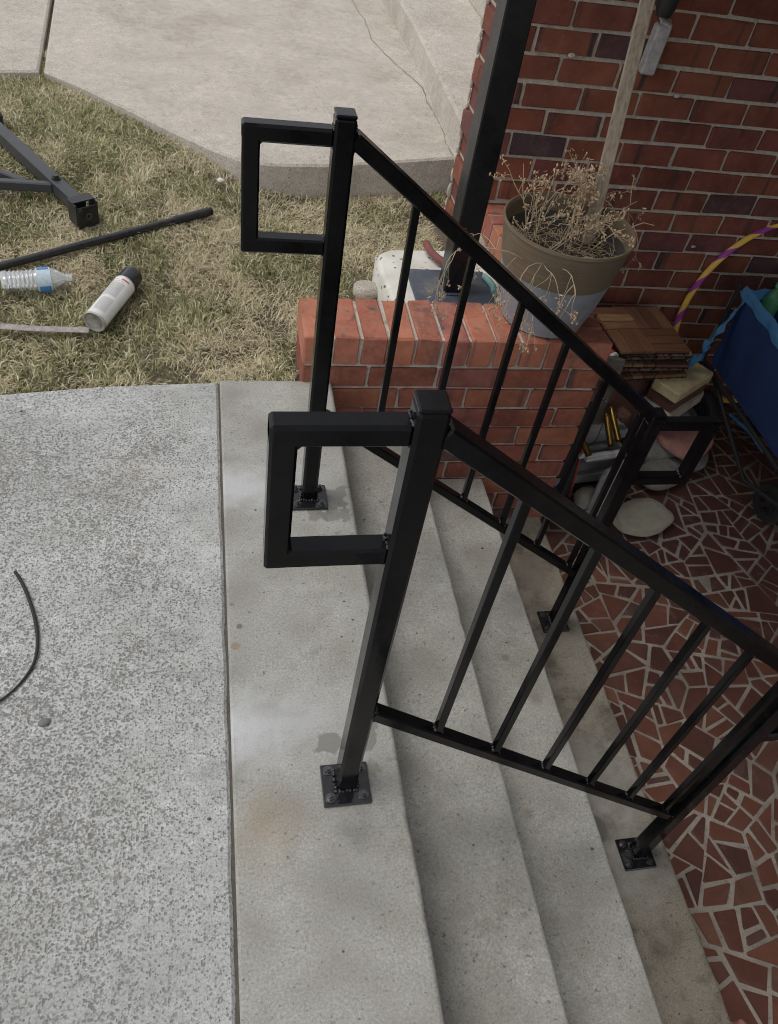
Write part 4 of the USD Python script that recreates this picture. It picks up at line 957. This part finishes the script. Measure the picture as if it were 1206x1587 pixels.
for k, (p0, p1) in enumerate([((2.17, 2.47, -.16), (2.20, 2.49, .035)), ((2.20, 2.36, -.20), (2.33, 2.30, -.02))]):
    d = np.array(p1)-np.array(p0); L = np.linalg.norm(d)
    bt = thing('green_bottle', ['green plastic bottle standing at the wagon corner by the wall', 'green plastic bottle lying in the wagon, at the right edge'][k], 'bottle', p0)
    obj('bottle_body', lathe([(0, 0), (.034, .002), (.036, .02), (.036, L*.62), (.026, L*.75), (.015, L*.82), (.014, L*.9)], 24, place(d, p0)), M_green_dark, bt, 40)
    obj('bottle_cap', lathe([(.019, L*.84), (.021, L*.86), (.021, L*.97), (.017, L), (0, L)], 20, place(d, p0)), M_green, bt, 40)

# hula hoop leaning on the wall, wound with purple tape
hp = thing('hula_hoop', 'yellow hula hoop with purple spiral stripes leaning on the brick wall', 'hoop', (2.425, 2.70, F))
HC, HRd, ht = np.array([2.425, 2.71, -.27]), .443, .013
ha = np.linspace(0, 2*math.pi, 181)
hn = np.array([0, -1.0, .10]); hn /= np.linalg.norm(hn); hx = np.array([1.0, 0, 0]); hy = np.cross(hx, hn)
def hoop_strip(phi0, phi1, rr, pitch=None, lo=None, hi=None):
    A = np.linspace(0, 2*math.pi, 361); n = 9 if pitch else 16; V = []
    for a in A:
        rad = hx*math.cos(a)+hy*math.sin(a); c = HC+rad*HRd
        base = (2*math.pi*a*HRd/pitch) if pitch else 0
        for t in np.linspace(phi0, phi1, n):
            V.append(c+(rad*math.cos(t+base)+hn*math.sin(t+base))*rr)
    V = np.array(V); i, j = np.meshgrid(np.arange(360), np.arange(n-1), indexing='ij')
    f = np.stack([i*n+j, (i+1)*n+j, (i+1)*n+j+1, i*n+j+1], -1).reshape(-1, 4)
    return trimesh.Trimesh(V, np.vstack([f[:, [0, 1, 2]], f[:, [0, 2, 3]]]), process=False)
obj('hoop', hoop_strip(0, 2*math.pi, ht), M_hoop, hp, True)
obj('spiral_stripe', hoop_strip(0.4, 0.4+2.3, ht+.0006, pitch=.155), M_purple, hp, True)

# ------------------------------------------------------------------ things lying on the lawn
def LZ(x, y, h=0): return (x, y, float(lawn_z(np.float64(x), np.float64(y)))+h)
bf = thing('black_metal_frame', 'black square-tube metal frame lying on the lawn, cropped at the left', 'frame', LZ(-.6, 2.95))
b0, b1 = np.array([-.400, 2.628, .102]), np.array([-1.08, 3.63, .165])
dirb = (b1-b0)/np.linalg.norm(b1-b0)
obj('beam', bar(b0+dirb*.02, b1, .042, .046, .004), M_beam, bf, 30)
jn = b0+dirb*.185
obj('brace', bar(jn-[.006, .018, .004], (-1.0, 2.785, .098), .026, .032, .004), M_beam, bf, 30)
obj('brace', bar((-.598, 2.785, .102), (-1.1, 3.13, .11), .024, .028, .004), M_beam, bf, 30)
bo = obj('bolt', cat(lathe([(0, .012), (.009, .012), (.011, .008), (.011, 0)], 14, place((0, 0, 1), jn+dirb*(-.01)+[0, 0, .023])), lathe([(0, .004), (.016, .004), (.016, 0)], 18, place((0, 0, 1), jn+dirb*(-.01)+[0, 0, .0228]))), M_beam_dark, bf, 40)
e = b0; d_, s_, u_ = frame(dirb)
obj('end_bracket', cat(bar(e-d_*.004+u_*.033, e+d_*.034+u_*.033, .078, .004, .001), bar(e-d_*.004-u_*.040, e+d_*.034-u_*.040, .078, .004, .001),
                       bar(e-d_*.022+u_*.024, e-d_*.022-u_*.050, .072, .004, .001, up=d_), bar(e+s_*.037-d_*.020-u_*.004, e+s_*.037+d_*.034-u_*.004, .004, .072, .001, up=u_), bar(e-s_*.037-d_*.020-u_*.004, e-s_*.037+d_*.034-u_*.004, .004, .072, .001, up=u_)), M_beam_dark, bf)
obj('end_hole', lathe([(.006, 0), (.012, 0), (.012, .003), (.006, .003)], 20, place(-d_, e-d_*.0245-u_*.008)), M_bolt, bf, 30)
obj('end_hole', lathe([(0, 0), (.007, 0), (.007, .004), (0, .004)], 12, place(-d_, e-d_*.0245+s_*.026+u_*.014)), M_bolt, bf, 30)
obj('foot_piece', tube([LZ(-.755, 3.24, .0), LZ(-.75, 3.235, .04), LZ(-.79, 3.29, .09)], .020, 10), M_beam_dark, None, 40, 'black metal foot piece at the left edge of the lawn', 'metal piece')
rp = [(-1.15, 2.05, .012), (-.632, 2.372, .037), (-.358, 2.520, .054), (-.116, 2.653, .068)]
rod = thing('black_rod', 'black metal rod with a ribbed end lying across the lawn', 'rod', LZ(-.4, 2.5))
obj('rod', tube(rp, .0125, 14), M_beam_dark, rod, True)
a, b_ = np.array(rp[-1]), np.array((.010, 2.722, .075)); d_ = b_-a; L = np.linalg.norm(d_)
pr_ = []
for k in range(17):
    z = L*.88*k/16
    pr_ += [(.0125, z), (.0150, z+L*.015), (.0150, z+L*.03), (.0125, z+L*.045)]
obj('ribbed_end', lathe([(0, 0)]+pr_+[(.011, L*.93), (.011, L*.95), (.014, L*.955), (.014, L), (.009, L), (0, L*.985)], 16, place(d_, a)), M_beam_dark, rod, 40)

# crushed water bottle
bp, bq = np.array((-.612, 2.274, .042)), np.array((-.416, 2.314, .044)); d_ = bq-bp; L = np.linalg.norm(d_)
wb = thing('water_bottle', 'crumpled clear plastic water bottle lying on the grass', 'bottle', bp)
prof = [(0, .008), (.020, .002), (.030, .0), (.034, .008)]
for k in range(7):
    z = .014+k*.0125; prof += [(.0345, z), (.0345, z+.004), (.0315, z+.0065), (.0315, z+.0095)]
prof += [(.034, .105), (.034, .143), (.0325, .150), (.027, .165), (.018, .180), (.0125, .188), (.0125, .192), (.016, .193), (.016, .196), (.0125, .197), (.0125, .208), (.0115, .208)]
bm = lathe([(r, z*L/.208) for r, z in prof], 36)
v = np.array(bm.vertices); dn = 1+.10*(meshkit.fbm(np.c_[v[:, 0]*40, v[:, 1]*40, v[:, 2]*16])-.5)
w_ = np.clip((.12-v[:, 2])/.12, 0, 1)
v[:, 0] *= dn*(1+.05*w_); v[:, 1] = v[:, 1]*dn*(1-.22*w_) ; v[:, 0] += .010*w_**2
bm.vertices = v; bm.apply_transform(place(d_, bp))
obj('bottle_shell', bm, M_clear, wb, 50)
def ring_patch(z0, z1, a0, a1, rr):
    A = np.linspace(a0, a1, 24); D, S_, U_ = frame(d_)
    V = np.array([bp+D*z+(S_*math.sin(a)+U_*math.cos(a))*rr for a in A for z in (z0, z1)])
    return trimesh.Trimesh(V, np.array([f for k in range(23) for f in ([2*k, 2*k+2, 2*k+3], [2*k, 2*k+3, 2*k+1])]), process=False)
lb = obj('label', ring_patch(.104*L/.208, .146*L/.208, -math.pi, math.pi, .0362), simple('pale_label', (.42, .50, .56), .4, var=.12, scale=90), wb, True)
obj('label_print', cat(ring_patch(.108*L/.208, .142*L/.208, -.1, 1.25, .0366), ring_patch(.108*L/.208, .142*L/.208, -2.9, -1.6, .0366)), simple('blue_print', (.05, .17, .38), .4, var=.4, scale=110), _Under(lb.GetPath()), True)

# spray can
c0, c1 = np.array((-.337, 2.100, .030)), np.array((-.236, 2.340, .047)); d_ = c1-c0; L = np.linalg.norm(d_)
sc = thing('spray_can', 'white spray paint can with a black cap lying on the grass', 'spray can', c0)
R_ = .0335
body_m = lathe([(R_-.003, .004), (R_, .006), (R_, L*.75)], 48, place(d_, c0))
M_canprint = simple('can_print', (.62, .62, .60), .35, var=.06, scale=40, spec=.5)
obj('can_body', body_m, M_canprint, sc, 50)
obj('base_ring', lathe([(R_+.0008, .006), (R_+.001, .002), (R_-.001, 0), (R_-.004, .002), (R_-.005, .006), (R_*.5, .012), (0, .013)], 48, place(d_, c0)), M_tin, sc, 40)
obj('shoulder', lathe([(R_, L*.75), (R_+.001, L*.755), (R_+.0008, L*.765), (R_-.004, L*.78), (R_-.008, L*.80)], 48, place(d_, c0)), M_tin, sc, 40)
cp_ = [(R_-.0015, L*.772), (R_-.001, L*.775), (R_-.0015, L*.97), (R_-.004, L*.995), (R_-.010, L), (0, L)]
obj('cap', lathe(cp_, 48, place(d_, c0)), M_cap, sc, 40)
# its printing: lines of small text wrapped round the can (far too small to read), a red band and a title
d1, s1, u1 = frame(d_, (-.3, -.5, 1))
def wrapped(text, h, z_along, ang, bold=False, turn=0):
    m = meshkit.text_mesh(text, h, .0003, bold); v = np.array(m.vertices); v[:, 0] -= v[:, 0].max()/2
    if turn: v = np.c_[-v[:, 1], v[:, 0], v[:, 2]]
    th = ang+v[:, 0]/R_; rr = R_+.0002+v[:, 2]
    return trimesh.Trimesh(c0+np.outer(z_along+v[:, 1], d1)+(np.sin(th)*rr)[:, None]*s1+(np.cos(th)*rr)[:, None]*u1, m.faces, process=False)
M_ink = simple('grey_ink', (.12, .12, .13), .4, var=.1); M_inkred = simple('red_ink', (.45, .10, .09), .4, var=.1)
lines_ = []
irng = np.random.default_rng(8)
words = ['shake well', 'before use', 'flammable', 'keep away', 'from heat', 'dry 1 hour', 'gloss', 'metal', 'wood']
def can_bar(z0, z1, a0, a1, mlist):
    n = 6; V = []
    for a in np.linspace(a0, a1, n):
        for z in (z0, z1): V.append(c0+d1*z+(s1*math.sin(a)+u1*math.cos(a))*(R_+.0003))
    V = np.array(V); f = []
    for k in range(n-1): f += [[2*k, 2*k+2, 2*k+3], [2*k, 2*k+3, 2*k+1]]
    mlist.append(trimesh.Trimesh(V, np.array(f), process=False))
for blk_, (z0, z1, a0, a1) in enumerate([(.025, .085, -.85, .30), (.100, .165, -.75, .55), (.03, .16, .65, 1.1)]):
    z = z0
    while z < z1:
        a = a0
        while a < a1-.1:
            w = irng.uniform(.06, .22)
            can_bar(z, z+.0016, a, min(a+w, a1), lines_); a += w+.05
        z += .0042
obj('small_print', cat(*lines_), M_ink, sc, kind='stuff')
redm = []
can_bar(L*.69, L*.715, -.9, -.2, redm); can_bar(L*.66, L*.668, -.6, .9, redm); can_bar(L*.70, L*.706, .1, .9, redm)
obj('red_print', cat(*redm), M_inkred, sc)
lk = []
can_bar(L*.405, L*.409, -1.3, 1.3, lk); obj('print_rule', cat(*lk), M_ink, sc)

# flat strip
st = [LZ(-1.1, 2.06, .024), LZ(-.62, 2.079, .022), LZ(-.59, 2.081, .028), LZ(-.48, 2.085, .022), LZ(-.352, 2.089, .022)]
obj('metal_strip', cat(*[bar(st[k], st[k+1], .026, .003, .001) for k in range(4)]), M_strip, None, 30, 'flat grey metal strip on the grass by the spray can', 'strip')
cb = np.array([(-.431, 1.186), (-.404, 1.138), (-.381, 1.078), (-.366, 1.02), (-.363, .965), (-.374, .928), (-.391, .90), (-.416, .874), (-.47, .84), (-.55, .82)])
t_ = np.linspace(0, len(cb)-1, 70); from scipy.interpolate import CubicSpline
cs = CubicSpline(np.arange(len(cb)), cb)(t_)
cr = np.interp(t_, [0, 3, 6, 9], [.0038, .0038, .0022, .0020])
obj('black_cable', tube(np.c_[cs, cr+.0015+.006*np.exp(-t_*1.2)], cr, 10), M_rubber, None, True, 'thin black cable end curling over the pavement at the left edge', 'cable')
obj('pebble', rock((-.330, .82, 0), (.024, .015, .009), seed=3, sub=3, rough=.06, yaw=20), M_pebble, None, True, 'dark grey pebble lying on the speckled pavement', 'pebble')
obj('paper_scrap', rock(LZ(.046, 2.963, .005), (.026, .022, .014), seed=51, rough=.35, sub=2), M_white, None, False, 'small white scrap in the grass near the far walk', 'scrap')
# crumbs and leaf bits
crm = []
for k in range(46):
    x, y, z = [(rng.uniform(.4, .6), rng.uniform(.25, 1.7), -RISE), (rng.uniform(.68, .88), rng.uniform(.3, 1.7), -2*RISE), (rng.uniform(.05, .30), rng.uniform(.3, 1.7), 0), (rng.uniform(-.5, 0), rng.uniform(.2, 1.8), 0), (rng.uniform(1.3, 2.2), rng.uniform(.5, 2), F+.004)][k % 5]
    s = rng.uniform(.002, .0065); crm.append(rock((x, y, z), (s*1.5, s, s*.6), seed=k, sub=1, rough=.3))
obj('crumbs', cat(*crm), M_soil, None, False, 'small dark crumbs of dirt scattered over steps and pavement', 'crumbs', kind='stuff')

# ------------------------------------------------------------------ lawn
grng = np.random.default_rng(99)
walkp = Polygon(wl).union(Polygon(wr)).union(sbox(1.0, 3.19, 3, 12)).buffer(.004)
lowp = sbox(XL-.012, WALL_Y-.02, 1.2, WALL_Y+.215).union(sbox(.98, WALL_Y, 1.2, 3)).union(pp.buffer(.003)).union(sbox(.85, 2.70, 3, 3.0)).union(sbox(.26, 1.8, 1.2, 1.875))
from shapely import contains_xy
NB = 200000
x = grng.uniform(-1.10, 1.03, NB); y = grng.uniform(1.78, 4.0, NB)
ymin = np.interp(x, [-4, -1.1, -.555, -.286, .0126, 3], [1.35, 1.72, 1.806, 1.846, 1.868, 1.878])
keep = (y > ymin+.012+grng.uniform(-.006, .004, NB)) & ~contains_xy(walkp, x, y) & ~contains_xy(lowp, x, y)
patch = meshkit.fbm(np.c_[x*6, y*6, np.zeros(NB)], 4, 3)                     # bare and thick spots
keep &= grng.random(NB) < np.clip((patch-.22)*5, .35, 1)
x, y, patch = x[keep], y[keep], patch[keep]; n = len(x)
gp = meshkit.fbm(np.c_[x*4.5+9, y*4.5, np.zeros(n)], 4, 11)
green = grng.random(n) < np.clip((gp-.36)*3.2, .08, .8)
z = lawn_z(x, y) - .012
azc = meshkit.fbm(np.c_[x*11, y*11, np.zeros(n)], 3, 17)*4*math.pi
az = azc + grng.normal(0, 1.2, n)
Lb = np.where(green, grng.uniform(.015, .034, n), grng.uniform(.020, .052, n))
tilt = np.where(green, grng.uniform(.25, 1.05, n), grng.uniform(.7, 1.45, n))
wd = grng.uniform(.0009, .0017, n)*np.where(green, 1.1, 1.0)
hd = np.stack([np.cos(az), np.sin(az), np.zeros(n)], 1); sd = np.stack([-np.sin(az), np.cos(az), np.zeros(n)], 1)
p0 = np.stack([x, y, z], 1)
t1 = tilt*.55; t2 = np.minimum(tilt+.35, 1.62)
p1 = p0 + (hd*np.sin(t1)[:, None]+[0, 0, 1]*np.cos(t1)[:, None])*(Lb*.45)[:, None]
tw = grng.normal(0, .35, n); hd2 = hd*np.cos(tw)[:, None]+sd*np.sin(tw)[:, None]
p2 = p1 + (hd2*np.sin(t2)[:, None]+np.array([0, 0, 1])*np.cos(t2)[:, None])*(Lb*.55)[:, None]
p2[:, 2] = np.maximum(p2[:, 2], z+.003+grng.uniform(0, .006, n))
V = np.stack([p0-sd*wd[:, None], p0+sd*wd[:, None], p1-sd*(wd*.9)[:, None], p1+sd*(wd*.9)[:, None], p2], 1).reshape(-1, 3)
b5 = (np.arange(n)*5)[:, None]
Fc = np.concatenate([b5+[0, 1, 3], b5+[0, 3, 2], b5+[2, 3, 4]])
base_g = np.array([.19, .205, .080]); base_s = np.array([.60, .52, .35])
colr = np.where(green[:, None], base_g, base_s)*np.exp(grng.normal(0, .28, n))[:, None]
mixy = grng.random(n)[:, None]*.35
colr = colr*(1-mixy)+np.where(green[:, None], base_s, [.22, .17, .11])*mixy
gm = usdkit.mesh(stage, numbered('/World/grass'), (V, Fc), M_blade)
UsdGeom.PrimvarsAPI(gm).CreatePrimvar('bladecolor', Sdf.ValueTypeNames.Color3fArray, 'vertex').Set(Vt.Vec3fArray.FromNumpy(np.repeat(np.clip(colr, .01, .7), 5, 0).astype(np.float32)))
tag(gm.GetPrim(), 'short dormant lawn grass, straw and olive blades matted together', 'grass', None, 'stuff')
